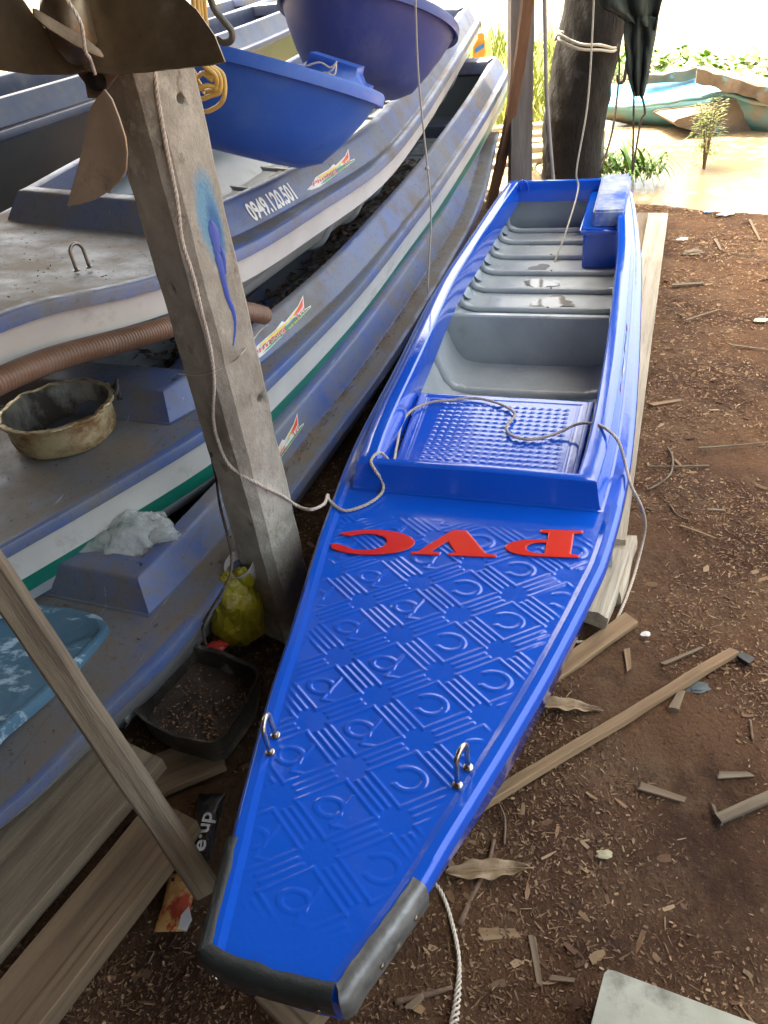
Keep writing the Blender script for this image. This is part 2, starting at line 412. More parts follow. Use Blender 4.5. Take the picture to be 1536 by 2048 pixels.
        return auto(fixn(mk(name,V,F,mats,parent,mi=MI)),30)
    def isec(s,u):
        h=s.h(u);D=s.D(u); return [(h-.02,-s.lip*.8),(h-.035,-.07),(h*.86,-D*.5),(h*.78,-D*.75),(h*.70,-D*.87),(h*.6,-D+.028),(h*.5,-D+.024),(0,-D+.022)]
    def inner(s,mat,parent,uf=None):
        us=s.us(uf or s.uc-.1,s.ue-.005,.06); V=[];F=[]
        for u in us:
            c,z=s.c(u),s.z(u); half=s.isec(u); row=[(c+a,b) for a,b in half]+[(c-a,b) for a,b in half[::-1][1:]]
            V+=[s.P(u,v,z+dz) for v,dz in row]; n=len(row)
        for i in range(len(us)-1):
            for j in range(n-1): F.append((i*n+j,i*n+j+1,(i+1)*n+j+1,(i+1)*n+j))
        F.append(tuple(range(n))); F.append(tuple((len(us)-1)*n+j for j in range(n)))
        return auto(fixn(mk('inner_hull',V,F,mat,parent)),45)
    def rib(s,u,mat,parent,r=.014,lean=0.):
        c,z=s.c(u),s.z(u); half=s.isec(u)
        row=[(c+a,b) for a,b in half[1:]]+[(c-a,b) for a,b in half[::-1][1:-1]]
        P=[s.P(u+lean*max(0,(b+s.D(u)-.04)),v,z+b) for v,b in row]
        return tube('rib',P,r,mat,parent,n=4,k=8)
    def facept(s,u,t,off=.0015,side=1):
        """point on the sloped outer face of the coaming, t=0 at its foot and 1 at the rim"""
        v=s.c(u)+side*(s.h(u)-s.L(u)-s.slope*.9*t-.0)
        return s.P(u,v+side*off,s.z(u)+.010+(s.ch-.020)*t+off*.4)
    def decal(s,name,shp,u0,u1,t0,t1,mat,parent,off=.0015):
        V,F=shp; return mk(name,[s.facept(u0+(u1-u0)*v[0],t0+(t1-t0)*v[1],off+max(0,v[2])) for v in V],F,mat,parent,smooth=False)
# ------------------------------------------------------------ ground, water
def plain(nm,c,r=.5): return pm(nm,c,lerp3(c,(c[0]*.8,c[1]*.8,c[2]*.8),1),20,rough=r,bump=0)
def shore(x,y): return (x-1.80)*.675+(y-4.83)*.738+.10*math.sin(x*1.9+y)+.05*noise.noise(Vector((x*3,y*3,0)))
def gz(x,y):
    s=shore(x,y); q=Vector((x,y,0))
    z=.010*noise.noise(q*2.2)+.008*noise.noise(q*7)+.005*noise.noise(q*23)+.003*noise.noise(q*50)
    if s>0: z-=min(1.6,s*.42)
    return z
def axis(a,b,st,far):
    n=int((b-a)/st); L_=[a+(b-a)*i/n for i in range(n+1)]; k=st; lo=[];x=a
    while x>-far: k*=1.45; x-=k; lo.append(x)
    hi=[];x=b;k=st
    while x<far: k*=1.45; x+=k; hi.append(x)
    return lo[::-1]+L_+hi
xs=axis(-2.2,3.4,.018,900); ys=axis(.1,6.0,.018,900)
V=[(x,y,gz(x,y)) for y in ys for x in xs]; nx=len(xs)
F=[(j*nx+i,j*nx+i+1,(j+1)*nx+i+1,(j+1)*nx+i) for j in range(len(ys)-1) for i in range(nx-1)]
m_ground=pm('sawdust_soil',(.052,.025,.013),(.150,.078,.038),2.2,rough=.95,bump=1.,bscale=90,bdist=.012,
    layers=[((.19,.12,.065),3.3,.50,.70,.95,None,.8),((.028,.017,.012),5.2,.54,.70,.9,None,.75),((.21,.15,.09),95,.58,.68,.95,None,.7),((.03,.018,.012),70,.57,.66,.9,None,.8),((.045,.018,.012),1.6,.52,.7,.9,None,.6)],spec=.25)
tag(mk('ground',V,F,m_ground,keep=True),kind='structure')
m_water=pm('muddy_water',(.27,.20,.115),(.33,.25,.15),.8,rough=.08,bump=.25,bscale=5,bdist=.03,spec=.5)
WZ=-.16
tag(mk('water',[(-900,-900,WZ),(900,-900,WZ),(900,900,WZ),(-900,900,WZ)],[(0,1,2,3)],m_water,keep=True,smooth=False),kind='structure')
# loose shavings
isl=[(.30,.19,.095),(.20,.11,.058),(.07,.035,.022),(.25,.15,.075),(.42,.30,.17),(.05,.026,.018),(.14,.07,.038),(.09,.045,.026),(.17,.09,.048)]
m_chip=pm('wood_shavings',(.1,.06,.04),(.3,.2,.12),30,rough=.85,bump=.2,island=isl,spec=.25)
V=[];F=[];rnd=random.Random(3)
def chip(x,y,l,wd,a,tilt,z0,th=.0008):
    ca,sa=math.cos(a),math.sin(a); b=len(V); rl=rnd.uniform(-.5,.5)
    w2=wd*rnd.uniform(.3,1)
    for (s,t,ww) in ((-.5,-.5,wd),(.1,-.6,wd),(.5,-.4,w2),(.5,.4,w2),(0,.6,wd),(-.5,.5,wd)):
        X=s*l;Y=t*ww; V.append((x+X*ca-Y*sa,y+X*sa+Y*ca,z0+abs(tilt)*l*.5+s*l*tilt+Y*rl+th+(.12*l*(s*s)*rnd.random())))
    F.append(tuple(range(b,b+6)))
for i in range(340000):
    if rnd.random()<.8:
        # density follows what the eye resolves: thick close by
        x=rnd.uniform(-1.3,2.6); y=.25+4.9*rnd.random()**1.7
    else: x=rnd.uniform(-2,3); y=rnd.uniform(.2,5.6)
    if shore(x,y)>.08: continue
    near=1+.35*y; k=rnd.random()
    dens=noise.noise(Vector((x*2.7,y*2.7,5)))
    if rnd.random()<.36-dens*1.7: continue
    if k<.92: l=rnd.uniform(.0020,.0078)*near; wd=l*rnd.uniform(.10,.5)
    elif k<.988: l=rnd.uniform(.008,.024)*near**.4; wd=rnd.uniform(.0010,.0028)
    elif k<.9985: l=rnd.uniform(.01,.028)*near**.5; wd=l*rnd.uniform(.2,.5)
    else: l=rnd.uniform(.02,.055); wd=rnd.uniform(.003,.009)
    chip(x,y,l,wd,rnd.uniform(0,2*PI),rnd.uniform(-.5,.5) if l<.01 else rnd.uniform(-.15,.15),gz(x,y))
tag(mk('wood_shavings',V,F,m_chip,smooth=False),kind='stuff',label='fine sawdust and wood shavings covering the brown earth',cat='shavings')
# ------------------------------------------------------------ shed (roof out of frame, shades the boats)
m_tin=pm('rusty_tin',(.05,.042,.036),(.085,.07,.06),3,rough=.6,bump=.1)
def sheet(name,P0,U,Vv,nw,nh,amp,mat,parent=None):
    P0,U,Vv=Vector(P0),Vector(U),Vector(Vv); N=U.cross(Vv).normalized(); V=[]
    for side in (0,1):
        for j in range(nh+1):
            for i in range(nw+1): V.append(P0+U*(i/nw)+Vv*(j/nh)+N*(amp*math.sin(i*PI/2)-side*.006))
    n=(nw+1)*(nh+1); F=[]
    for j in range(nh):
        for i in range(nw):
            a=j*(nw+1)+i; F.append((a,a+1,a+nw+2,a+nw+1)); F.append((n+a,n+a+nw+1,n+a+nw+2,n+a+1))
    return mk(name,V,F,mat,parent,smooth=False)
shed=thing('boat_shed','open-sided shed roof of old tin over the boats','shed',(-2,1.5,0))
sheet('roof',(-5.5,-3.2,3.7),(7.15,0,-.2),(0,8.75,-.2),150,2,.012,m_tin,shed)
sheet('unseen_back_wall',(-5.5,-3.1,0),(6.2,0,0),(0,0,3.5),140,2,.012,m_tin,shed)  # unseen wall added behind the camera to deepen the shade
sheet('unseen_side_wall',(-5.4,-3.1,0),(0,7.6,0),(0,0,3.5),140,2,.012,m_tin,shed)  # unseen wall added to cut the light coming from the left
# ------------------------------------------------------------ hero boat
tabH=[(0,.0,.113,.36),(.15,.014,.158,.36),(.25,.018,.184,.36),(.44,.029,.232,.36),(.62,.042,.271,.36),(.84,.051,.316,.36),(1.0,.055,.342,.36),(1.33,.052,.372,.36),(1.8,.046,.380,.36),(2.36,.030,.385,.36),(2.77,.030,.372,.36),(3.3,.021,.345,.36),(3.7,.014,.315,.36)]
HB=Boat((-.237,.486),21.04,tabH,1.125,3.68,ch=.07,ledge=.05,slope=.012,rim=.05,rimf=.030,lip=.034,depth=.31,bowd=.10,ledge_e=.02)
hero=thing('blue_fishing_boat','glossy new blue fibreglass boat with red letters on its embossed foredeck','boat',tuple(HB.P(1.8,0,0)))
def emb(u,v,c,h):
    e=min(1,max(0,(h-abs(v-c)-.036)/.02))*min(1,max(0,(u-.06)/.03))*min(1,max(0,(1.03-u)/.05))
    ho=0.
    d=h-abs(v-c)
    if d<.036: ho+=.0035*(1-max(0,min(1,(d-.024)/.012)))     # border stands a little proud
    if e<=0: return ho
    s=(u-.0185)/.1575; t=(v-.004)/.206; p=s+t; q=s-t
    fp=p-math.floor(p); fq=q-math.floor(q)
    def band(across,along):
        # distance to the lattice line in metres, three ridges side by side
        dd=min(across,1-across)*.125*(1 if across<.5 else -1)
        en=min(1,max(0,(min(along,1-along)-.20)/.03)); r=0
        for o in (-.0062,.0062): r=max(r,1/(1+((dd-o)/.0032)**4))
        return r*en
    r=max(band(fq,fp),band(fp,fq))
    # closed diamond frame round each letter
    for x_,y_ in ((fq,fp),(fp,fq)):
        dd=min(x_,1-x_); oo=.158
        if min(y_,1-y_)>oo-.03: r=max(r,1/(1+((dd-oo)*.125/.0032)**4))
    # letter in the middle of each diamond
    pc=math.floor(p)+.5; qc=math.floor(q)+.5; sc=(pc+qc)/2; tc_=(pc-qc)/2
    du=u-(sc*.1575+.0185); dv=v-(tc_*.206+.004)
    if (tc_*.206+.004)>.05:
        rr=math.hypot(du/.021,dv/.028); an=math.atan2(du,-dv)   # 0 = towards the left gunwale
        g=1/(1+((rr-1)/.20)**6)
        if abs(an)<.62: g*=max(0,(abs(an)-.42)/.2)
        r=max(r,g)
    else:
        rr=math.hypot(du/.016,(dv+.010)/.024); g=1/(1+((rr-1)/.24)**6)*(1 if dv<.014 else 0)
        st=max(math.exp(-((dv-.012-du*.35)/.0035)**2) if -.03<du<.03 else 0, math.exp(-((du+.03)/.0035)**2) if .0<dv<.03 else 0)
        r=max(r,g,st)
    wear=.72+.35*noise.noise(Vector((u*7,v*7,0)))
    wear*=.45+.55*min(1,max(0,(u-.1)/.35))
    return ho+.0027*r*e*wear+.0012*noise.noise(Vector((u*5,v*9,2)))*e
HB.foredeck(m_gel,hero,emb,step=.0019,nw=340)
HB.ledges(m_gel,hero)
HB.ring(m_gel_plain,hero,arch=.006)
HB.hull(hero,[(.05,m_gel_plain),(.12,m_gel_plain),(.2,m_gel_plain)],m_greyd,tuck=(.78,.66,.5))
HB.inner(m_grey,hero,uf=1.0)
# letters raised on the deck
def ell(cx,cy,rx,ry,a0,a1,n=22): return [(cx+rx*math.cos(math.radians(a0+(a1-a0)*i/n)),cy+ry*math.sin(math.radians(a0+(a1-a0)*i/n))) for i in range(n+1)]
LP=([(0,0),(.56,0),(.56,.08),(.44,.11),(.44,.38),(.56,.40)]+ell(.58,.70,.42,.30,-85,85,14)+[(.56,1),(0,1),(0,.93),(.12,.9),(.12,.1),(0,.07)],
    [[(.44,.48),(.52,.48)]+ell(.54,.70,.20,.22,-80,80,10)+[(.52,.92),(.44,.92)]])
LV=([(0,1),(.54,1),(.54,.94),(.46,.90),(.62,.38),(.80,.90),(.68,.94),(.68,1),(1,1),(1,.94),(.92,.90),(.60,0),(.44,0),(.12,.90),(0,.94)],[])
LC=(ell(.52,.5,.52,.52,38,322,30)+[(.88,.22),(.80,.26)]+ell(.58,.5,.28,.37,308,52,26)+[(.80,.74),(.88,.66),(.97,.64)],[])
def deckletter(lt,x0,x1,y0,y1,nm):
    V,F=poly2d(lt[0],lt[1],extr=.0,bev=.02)
    bm=bmesh.new(); vs=[bm.verts.new(v) for v in V]
    for f in F:
        try: bm.faces.new([vs[i] for i in f])
        except ValueError: pass
    bmesh.ops.subdivide_edges(bm,edges=[e for e in bm.edges if e.calc_length()>.12],cuts=2,use_grid_fill=False); bmesh.ops.triangulate(bm,faces=bm.faces)
    bm.verts.index_update(); W=[]
    for v in bm.verts:
        X,Y=v.co.x,v.co.y
        vv=x0+(x1-x0)*X                 # reading direction runs to the left gunwale
        uu=(y0+(y1-y0)*Y)+.11*vv
        W.append(HB.P(uu,vv,HB.z(uu)+.0042+(v.co.z)*.06))
    Fc=[tuple(v.index for v in f.verts) for f in bm.faces]; bm.free()
    return fixn(mk(nm,W,Fc,m_red,hero,smooth=False))
deckletter(LC,-.042,-.236,.975,.890,'letter')
deckletter(LV,.150,-.035,.985,.897,'letter')
deckletter(LP,.328,.170,.998,.906,'letter')
# bow guard: folded metal strips
def guard(name,pts,mat,inn=.026,down=.06,jit=.002,seed=0):
    Q=resample([Vector((a,b,0)) for a,b in pts],.012); V=[];F=[]; n=len(Q)
    for i,q in enumerate(Q):
        d=(Q[min(i+1,n-1)]-Q[max(i-1,0)]).normalized(); nn=Vector((d.y,-d.x,0))
        cen=Vector((.5,.03,0)); 
        if (cen-q).dot(nn)<0: nn=-nn
        j=[noise.noise(Vector((i*.35,k*4.,seed)))*jit for k in range(6)]
        top=.36+.008
        rows=[(inn+j[0]*2.2,top-.001),(inn*.6,top+j[1]*.3),(.004,top+.001),(-.004,top-.005),(-.007+j[4]*.3,top-down*.5),(-.005,top-down+j[3])]
        rows+= [(r[0]+.0015,r[1]-.002) for r in rows[::-1]]
        for o,z in rows: V.append(HB.P(q.x+nn.x*o,q.y+nn.y*o,z))
    K=12
    for i in range(n-1):
        for k in range(K): F.append((i*K+k,i*K+(k+1)%K,(i+1)*K+(k+1)%K,(i+1)*K+k))
    F.append(tuple(range(K))); F.append(tuple((n-1)*K+k for k in range(K)))
    return auto(fixn(mk(name,V,F,mat,hero)),50)
hL=lambda u:HB.c(u)-HB.h(u); hR=lambda u:HB.c(u)+HB.h(u)
guard('bow_guard',[(u,hR(u)) for u in (.165,.12,.08,.04,.015)]+[(-.002,hR(0)+.003),(-.010,.111),(-.013,.104)],m_galv,inn=.019,seed=1)['label']='bright galvanised strip on the right of the bow'
guard('bow_guard',[(-.013,.094),(-.016,.06),(-.018,.0),(-.016,-.06),(-.012,-.095),(-.006,-.112)],m_rub,inn=.018,down=.052,seed=2)['label']='black strip across the blunt bow'
guard('bow_guard',[(u,hL(u)) for u in (-.004,.05,.09,.13,.165)],m_rub,inn=.014,seed=3)['label']='dark bent strip on the left of the bow'
for (u,v,du,dv) in ((.13,hR(.13),-.25,1),(.055,hR(.055),-.3,1),(-.017,.072,-1,.1),(-.014,-.085,-1,-.2),(.10,hL(.10),-.25,-1)):
    d=(HB.a*du+HB.p*dv).normalized(); D3=Vector((d.x,d.y,0)); P=HB.P(u,v,.335)+D3*.0075
    V,F=tubegeo([P,P+D3*.0012,P+D3*.0028,P+D3*.0030],[.0055,.0055,.0035,.0008],12); auto(mk('screw',V,F,m_steel,hero),40)
# mooring eyes
def eye(B,x0,y0,x1,y1,hh,parent,r=.0042,mat=None,flip=0):
    A=at(x0,y0,B.z(.3)) if B is HB else None
    return A
def staple(A,Bp,hh,r,mat,parent,lean=(0,0)):
    A,Bp=Vector(A),Vector(Bp); m=(A+Bp)/2; w_=(Bp-A)/2; P=[A,A+Vector((0,0,hh*.5))]
    for i in range(1,12):
        t=PI*i/12; P.append(m-w_*math.cos(t)+Vector((lean[0]*math.sin(t),lean[1]*math.sin(t),hh-w_.length*1.1+w_.length*1.1*math.sin(t))))
    P+=[Bp+Vector((0,0,hh*.5)),Bp]
    e=tube('mooring_eye',P,r,mat,parent,n=3,k=10)
    for q in (A,Bp):
        V,F=tubegeo([q+Vector((0,0,-.001)),q+Vector((0,0,.002)),q+Vector((0,0,.0035))],[r*1.8,r*1.8,r*1.3],16); auto(mk('washer',V,F,mat,e),40)
    return e
staple(at(540,1505,.362),at(551,1471,.362),.072,.0048,m_steel,hero)
staple(at(915,1570,.362),at(936,1535,.362),.076,.0048,m_steel,hero)
# dotted seat lid
def lid():
    u0,u1=1.20,1.665; v0,v1=-.185,.292; V=[];F=[]; nu,nv=190,190
    for i in range(nu+1):
        for j in range(nv+1):
            a,b=i/nu,j/nv; u=u0+(u1-u0)*a; v=v0+(v1-v0)*b+(.0)*a
            # widens a little aft, corners rounded
            v+= (b-.5)*.05*a-.008*a; r=.035; ax=max(0,r-(u1-u)); bx=max(0,r-min(v-v0+.03,v1-v+.04))
            e=min(u1-u,u-u0,.02); ed=min((v1-v0)*min(b,1-b),(u1-u0)*min(a,1-a))
            z=.345-(.006*(1-min(1,ed/.012))**2)
            if ed>.032: z+=.0005
            su=(u-u0-.05)/.0225; sv=(v-v0-.055)/.0235
            if .05<u-u0<u1-u0-.05 and .055<v-v0<v1-v0-.05:
                fu=su-math.floor(su)-.5; fv=sv-math.floor(sv)-.5
                z+=.0019*math.exp(-(fu/.19)**2-(fv/.24)**2)
            if 0<ed-.030<.006: z-=.0012
            V.append(HB.P(u,v,z))
    n1=nv+1
    for i in range(nu):
        for j in range(nv): F.append((i*n1+j,i*n1+j+1,(i+1)*n1+j+1,(i+1)*n1+j))
    rimi=[j for j in range(n1)]+[i*n1+nv for i in range(1,nu+1)]+[nu*n1+j for j in range(nv-1,-1,-1)]+[i*n1 for i in range(nu-1,0,-1)]
    b=len(V)
    for k in rimi: V.append(V[k]+Vector((0,0,-.05)))
    m=len(rimi)
    for k in range(m): F.append((rimi[k],rimi[(k+1)%m],b+(k+1)%m,b+k))
    return auto(fixn(mk('seat_lid',V,F,m_gel_plain,hero)),60)
lid()
# grey box under the lid, bulkhead and ribs
def slab(name,u0,u1,zb,zt,mat,parent,B=HB,inset=.02,cap=.006,n=12):
    V=[];F=[]
    for (u,z,k) in ((u0,zb,0),(u0,zt-cap,0),(u0+cap,zt,0),(u1-cap,zt,0),(u1,zt-cap,0),(u1,zb,0)):
        sec=B.isec(u); 
        zz=z-B.z(u); hv=None
        for (a,b) in zip(sec,sec[1:]):
            if b[1]<=zz<=a[1]: t=(zz-a[1])/(b[1]-a[1]) if a[1]!=b[1] else 0; hv=a[0]+(b[0]-a[0])*t
        hv=(hv if hv else sec[0][0])+.004
        for j in range(n+1): V.append(B.P(u,B.c(u)+hv*(2*j/n-1),z))
    for i in range(5):
        for j in range(n): F.append((i*(n+1)+j,i*(n+1)+j+1,(i+1)*(n+1)+j+1,(i+1)*(n+1)+j))
    return auto(fixn(mk(name,V,F,mat,parent)),40)
slab('seat_box',1.25,1.60,.06,.30,m_grey,hero)
slab('bulkhead',2.395,2.425,.06,.275,m_grey,hero)
HB.rib(2.16,m_grey,hero,.022)
ZF=.195
def rearfloor():
    us=HB.us(2.40,3.66,.05); V=[];F=[]
    for u in us:
        h=HB.h(u); c=HB.c(u)
        for v,z in ((h-.035,.05),(h*.89,.03),(h*.80,.012),(h*.72,.002),(h*.60,0),(0,0),(-h*.60,0),(-h*.72,.002),(-h*.80,.012),(-h*.89,.03),(-h+.035,.05)): V.append(HB.P(u,c+v,ZF+z))
    n=11
    for i in range(len(us)-1):
        for j in range(n-1): F.append((i*n+j,i*n+j+1,(i+1)*n+j+1,(i+1)*n+j))
    auto(fixn(mk('rear_floor',V,F,m_grey,hero)),60)
rearfloor()
for u in (2.62,2.82,3.02,3.22,3.42,3.59):
    h=HB.h(u); c=HB.c(u); P=[]
    for v,z,du in ((h-.040,.14,.05),(h-.05,.09,.03),(h*.84,.035,.012),(h*.74,.012,.004),(h*.6,.004,0)): P.append(HB.P(u-du,c+v,ZF+z))
    P+= [HB.P(u,c+h*.3,ZF+.004),HB.P(u,c,ZF+.004),HB.P(u,c-h*.3,ZF+.004)]
    for v,z,du in ((h*.6,.004,0),(h*.74,.012,.004),(h*.84,.035,.012),(h-.05,.09,.03),(h-.040,.14,.05)): P.append(HB.P(u-du,c-v,ZF+z))
    tube('rib',[p+Vector((0,0,.005)) for p in P],.0135,m_grey,hero,n=4,k=10)
for sg in (-1,1):
    for dz,k in ((.80,.60),):
        P=[HB.P(u,HB.c(u)+sg*(HB.h(u)-.045),ZF+.095) for u in HB.us(2.45,3.6,.1)]
        tube('stringer',P,.018,m_grey,hero,n=2)
    for u in (2.60,2.80,3.00,3.20,3.40):
        V=[];F=[]; c0=HB.P(u+.12,HB.c(u)+sg*HB.h(u)*.84,ZF+.045); n=14
        V.append(c0+Vector((-sg*HB.p.x*.012,-sg*HB.p.y*.012,.012)))
        for ring_ in (.6,1.):
            for k in range(n):
                t=2*PI*k/n; V.append(c0+Vector((HB.a.x,HB.a.y,0))*(.05*ring_*math.cos(t))+(Vector((HB.p.x*sg,HB.p.y*sg,1.2)).normalized()*(.035*ring_*math.sin(t)))+Vector((-sg*HB.p.x,-sg*HB.p.y,1))*(.008*(1-ring_)))
        for k in range(n):
            F.append((0,1+k,1+(k+1)%n)); F.append((1+k,1+n+k,1+n+(k+1)%n,1+(k+1)%n))
        fixn(mk('gusset',V,F,m_grey,hero))
# puddles between the ribs
for u0,u1,a,b in ((2.66,2.77,-.05,.12),(2.87,2.97,-.12,.03),(3.07,3.16,-.10,-.02)):
    V=[];n=26
    for k in range(n):
        t=2*PI*k/n; rr=1+.9*noise.noise(Vector((math.cos(t)*1.5,math.sin(t)*1.5,u0*9))); u=(u0+u1)/2+(u1-u0)/2*rr*math.cos(t)*.9; v=(a+b)/2+(b-a)/2*rr*math.sin(t)
        V.append(HB.P(u,HB.c(u)+v,ZF+.003))
    mk('puddle',V,[tuple(range(n))],m_water0,hero,smooth=False)
# stern locker in the right rear corner
def lbox(name,u0,u1,v0,v1,z0,z1,mat,parent,r=.008,B=HB,dv=0.):
    bm=bmesh.new(); bmesh.ops.create_cube(bm,size=1)
    for v in bm.verts: v.co=Vector(((v.co.x+.5)*(u1-u0)+u0,(v.co.y+.5)*(v1-v0)+v0,(v.co.z+.5)*(z1-z0)+z0))
    for v in bm.verts: 
        if v.co.z<(z0+z1)/2: v.co.x+=dv
    bmesh.ops.bevel(bm,geom=bm.edges[:],offset=r,segments=3,affect='EDGES'); bm.verts.index_update()
    V=[B.P(v.co.x,v.co.y,v.co.z) for v in bm.verts]; F=[tuple(q.index for q in f.verts) for f in bm.faces]; bm.free()
    return auto(fixn(mk(name,V,F,mat,parent)),50)
lk=lbox('stern_locker',3.10,3.64,.150,.300,.19,.372,m_gel_plain,hero)
lbox('locker_rim',3.07,3.655,.135,.302,.352,.378,m_gel_plain,lk,.008)
lbox('locker_lid',3.10,3.655,.185,.318,.372,.447,m_scuff,hero,.009)
V,F=[],[]
P=[HB.P(3.60,-.19,.415),HB.P(3.585,-.19,.432),HB.P(3.585,-.165,.432),HB.P(3.60,-.165,.415)]
tube('stern_loop',[HB.P(3.625,-.20,.39),HB.P(3.60,-.20,.43),HB.P(3.595,-.183,.445),HB.P(3.60,-.166,.43),HB.P(3.625,-.166,.39)],.005,m_gel_plain,hero)
# drain bolts
for u,v in ((2.62,.03),(2.82,.02),(3.02,.0),(3.22,-.02)):
    V,F=tubegeo([HB.P(u,HB.c(u)+v,ZF+.018),HB.P(u,HB.c(u)+v,ZF+.023)],[.006,.005],10); mk('bolt',V,F,m_rub,hero)
# faint flower sticker on the right gunwale face
fl_=[((.75,.05,.18),2.02,2.08,.25,.8),((.45,.55,.08),1.86,1.98,.3,.75),((.10,.35,.12),1.96,2.02,.35,.7),((.62,.66,.66),1.70,1.86,.2,.7),((.7,.2,.35),1.62,1.70,.3,.65)]
for i,(c,u0,u1,t0,t1) in enumerate(fl_):
    n=9; pts=[(.5+.5*math.cos(2*PI*k/n)*(1 if k%2 else .7),.5+.5*math.sin(2*PI*k/n)*(1 if k%2 else .6)) for k in range(n)]
    HB.decal('flower_sticker',poly2d(pts,extr=0),u0,u1,t0,t1,plain('sticker_print',c,.3),hero)
# ------------------------------------------------------------ old boats on the left
m_dkblue=0
def oldboat(name,label,B,bands,mbot,mtop,mring,group=None,ribs=(),emb_=None,mirrib=None,inn=m_grey,tuck=(.84,.74,.6)):
    B.lipm=m_obb if mtop is not m_dkblue else None
    t=thing(name,label,'boat',tuple(B.P(B.uc+.8,B.c(B.uc+.8),B.z(B.uc+.8)-B.depth)),group)
    B.foredeck(mtop,t,emb_,step=.03,nw=40); B.ledges(mtop,t); B.ring(mring,t,rimb=.16,dropb=.06); B.hull(t,bands,mbot,tuck=tuck); B.inner(inn,t)
    for u in ribs: B.rib(u,inn,t,.016)
    return t
GB='old fibreglass boats stacked on the left'
# B1, lowest
z1=[(.15,-1.40,.10,.20),(.49,-1.37,.25,.20),(.73,-1.37,.32,.225),(1.03,-1.37,.395,.25),(1.77,-1.36,.405,.262),(2.35,-1.35,.425,.30),(3.16,-1.36,.41,.325),(3.97,-1.40,.385,.345),(5.15,-1.50,.30,.42)]
B1=Boat((0,0),24.2,z1,1.01,5.1,ch=.08,ledge=.125,slope=.03,rim=.05,rimf=.075,ledge_e=.088,lk=.4,lip=.03,depth=.21,bowd=.045)
def cemb(u,v,c,h):
    d=h-abs(v-c); return .004*max(0,min(1,(.05-d)/.012)) if d<.05 else .0
b1=oldboat('open_boat','dusty blue boat lowest in the stack with a clear bag in its well',B1,[(.045,m_obd)],m_greyd,m_obd,m_ob,GB)
# B2, white and green hull
z2=[(.62,-1.66,.12,.45),(.93,-1.62,.228,.46),(1.23,-1.60,.356,.475),(1.50,-1.58,.445,.485),(1.745,-1.56,.475,.50),(2.35,-1.53,.481,.52),(3.0,-1.52,.455,.54),(3.54,-1.50,.425,.57),(4.5,-1.49,.375,.64),(5.40,-1.49,.315,.72)]
B2=Boat((0,0),24.2,z2,1.48,5.36,ch=.078,ledge=.125,slope=.042,rim=.032,rimf=.12,ledge_e=.038,lk=.45,lip=.032,depth=.265,bowd=.20)
b2=oldboat('open_boat','dusty blue boat with white and green hull stripes, carrying the battered pan',B2,[(.035,m_ob),(.120,m_white),(.165,m_green)],m_greyd,m_obd,m_ob,GB,ribs=[2.2+.22*i for i in range(14)])
# B3, on top, bow raised
z3=[(r[0],r[1],r[2],r[3]+.042) for r in [(1.10,-1.50,.27,.95),(1.25,-1.50,.30,.935),(1.53,-1.52,.375,.88),(1.95,-1.55,.448,.82),(2.4,-1.55,.495,.81),(2.97,-1.55,.53,.80),(3.62,-1.55,.495,.81),(4.5,-1.55,.43,.86),(5.73,-1.55,.34,.95)]]
B3=Boat((0,0),22.0,z3,1.97,5.68,ch=.08,ledge=.085,slope=.04,rim=.035,rimf=.05,ledge_e=.035,lk=.6,lip=.032,depth=.25,bowd=.17,tilt=.09)
B3.full=True
b3=oldboat('open_boat','topmost blue and white boat with raised bow, holding two big plastic tubs',B3,[(.030,m_obb),(.104,m_white)],m_greyd,m_obd,m_ob,GB,ribs=[2.6+.3*i for i in range(9)],inn=m_greyd,tuck=(.60,.46,.34))
# B4, dark hull behind
z4=[(1.6,-3.0,.10,1.0),(2.2,-3.02,.30,1.0),(2.8,-3.05,.40,1.0),(3.8,-3.05,.42,1.0),(4.8,-3.05,.40,1.0),(6.3,-3.05,.30,1.03)]
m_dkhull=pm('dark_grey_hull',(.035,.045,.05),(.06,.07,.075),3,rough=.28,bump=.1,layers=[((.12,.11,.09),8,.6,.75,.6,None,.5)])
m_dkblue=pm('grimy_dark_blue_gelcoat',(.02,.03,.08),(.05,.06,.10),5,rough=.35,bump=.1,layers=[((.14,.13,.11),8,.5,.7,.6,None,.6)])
B4=Boat((0,0),24.2,z4,2.3,6.25,ch=.10,ledge=.07,slope=.02,rim=.04,rimf=.05,lip=.03,depth=.34,bowd=.2)
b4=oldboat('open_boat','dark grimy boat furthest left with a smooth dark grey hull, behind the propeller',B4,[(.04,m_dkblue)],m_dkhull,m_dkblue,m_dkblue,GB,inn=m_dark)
z5=[(3.6,-4.15,.15,.95),(4.6,-4.2,.40,.95),(6.,-4.2,.45,.95),(8.2,-4.2,.36,1.0)]
B5=Boat((0,0),24.2,z5,4.8,8.1,ch=.09,ledge=.07,slope=.02,rim=.05,rimf=.05,lip=.03,depth=.34,bowd=.2)
b5=oldboat('open_boat','faded grey blue boat furthest away behind the blue tubs',B5,[(.04,m_ob)],m_greyd,m_ob,m_ob,GB,inn=m_dark)
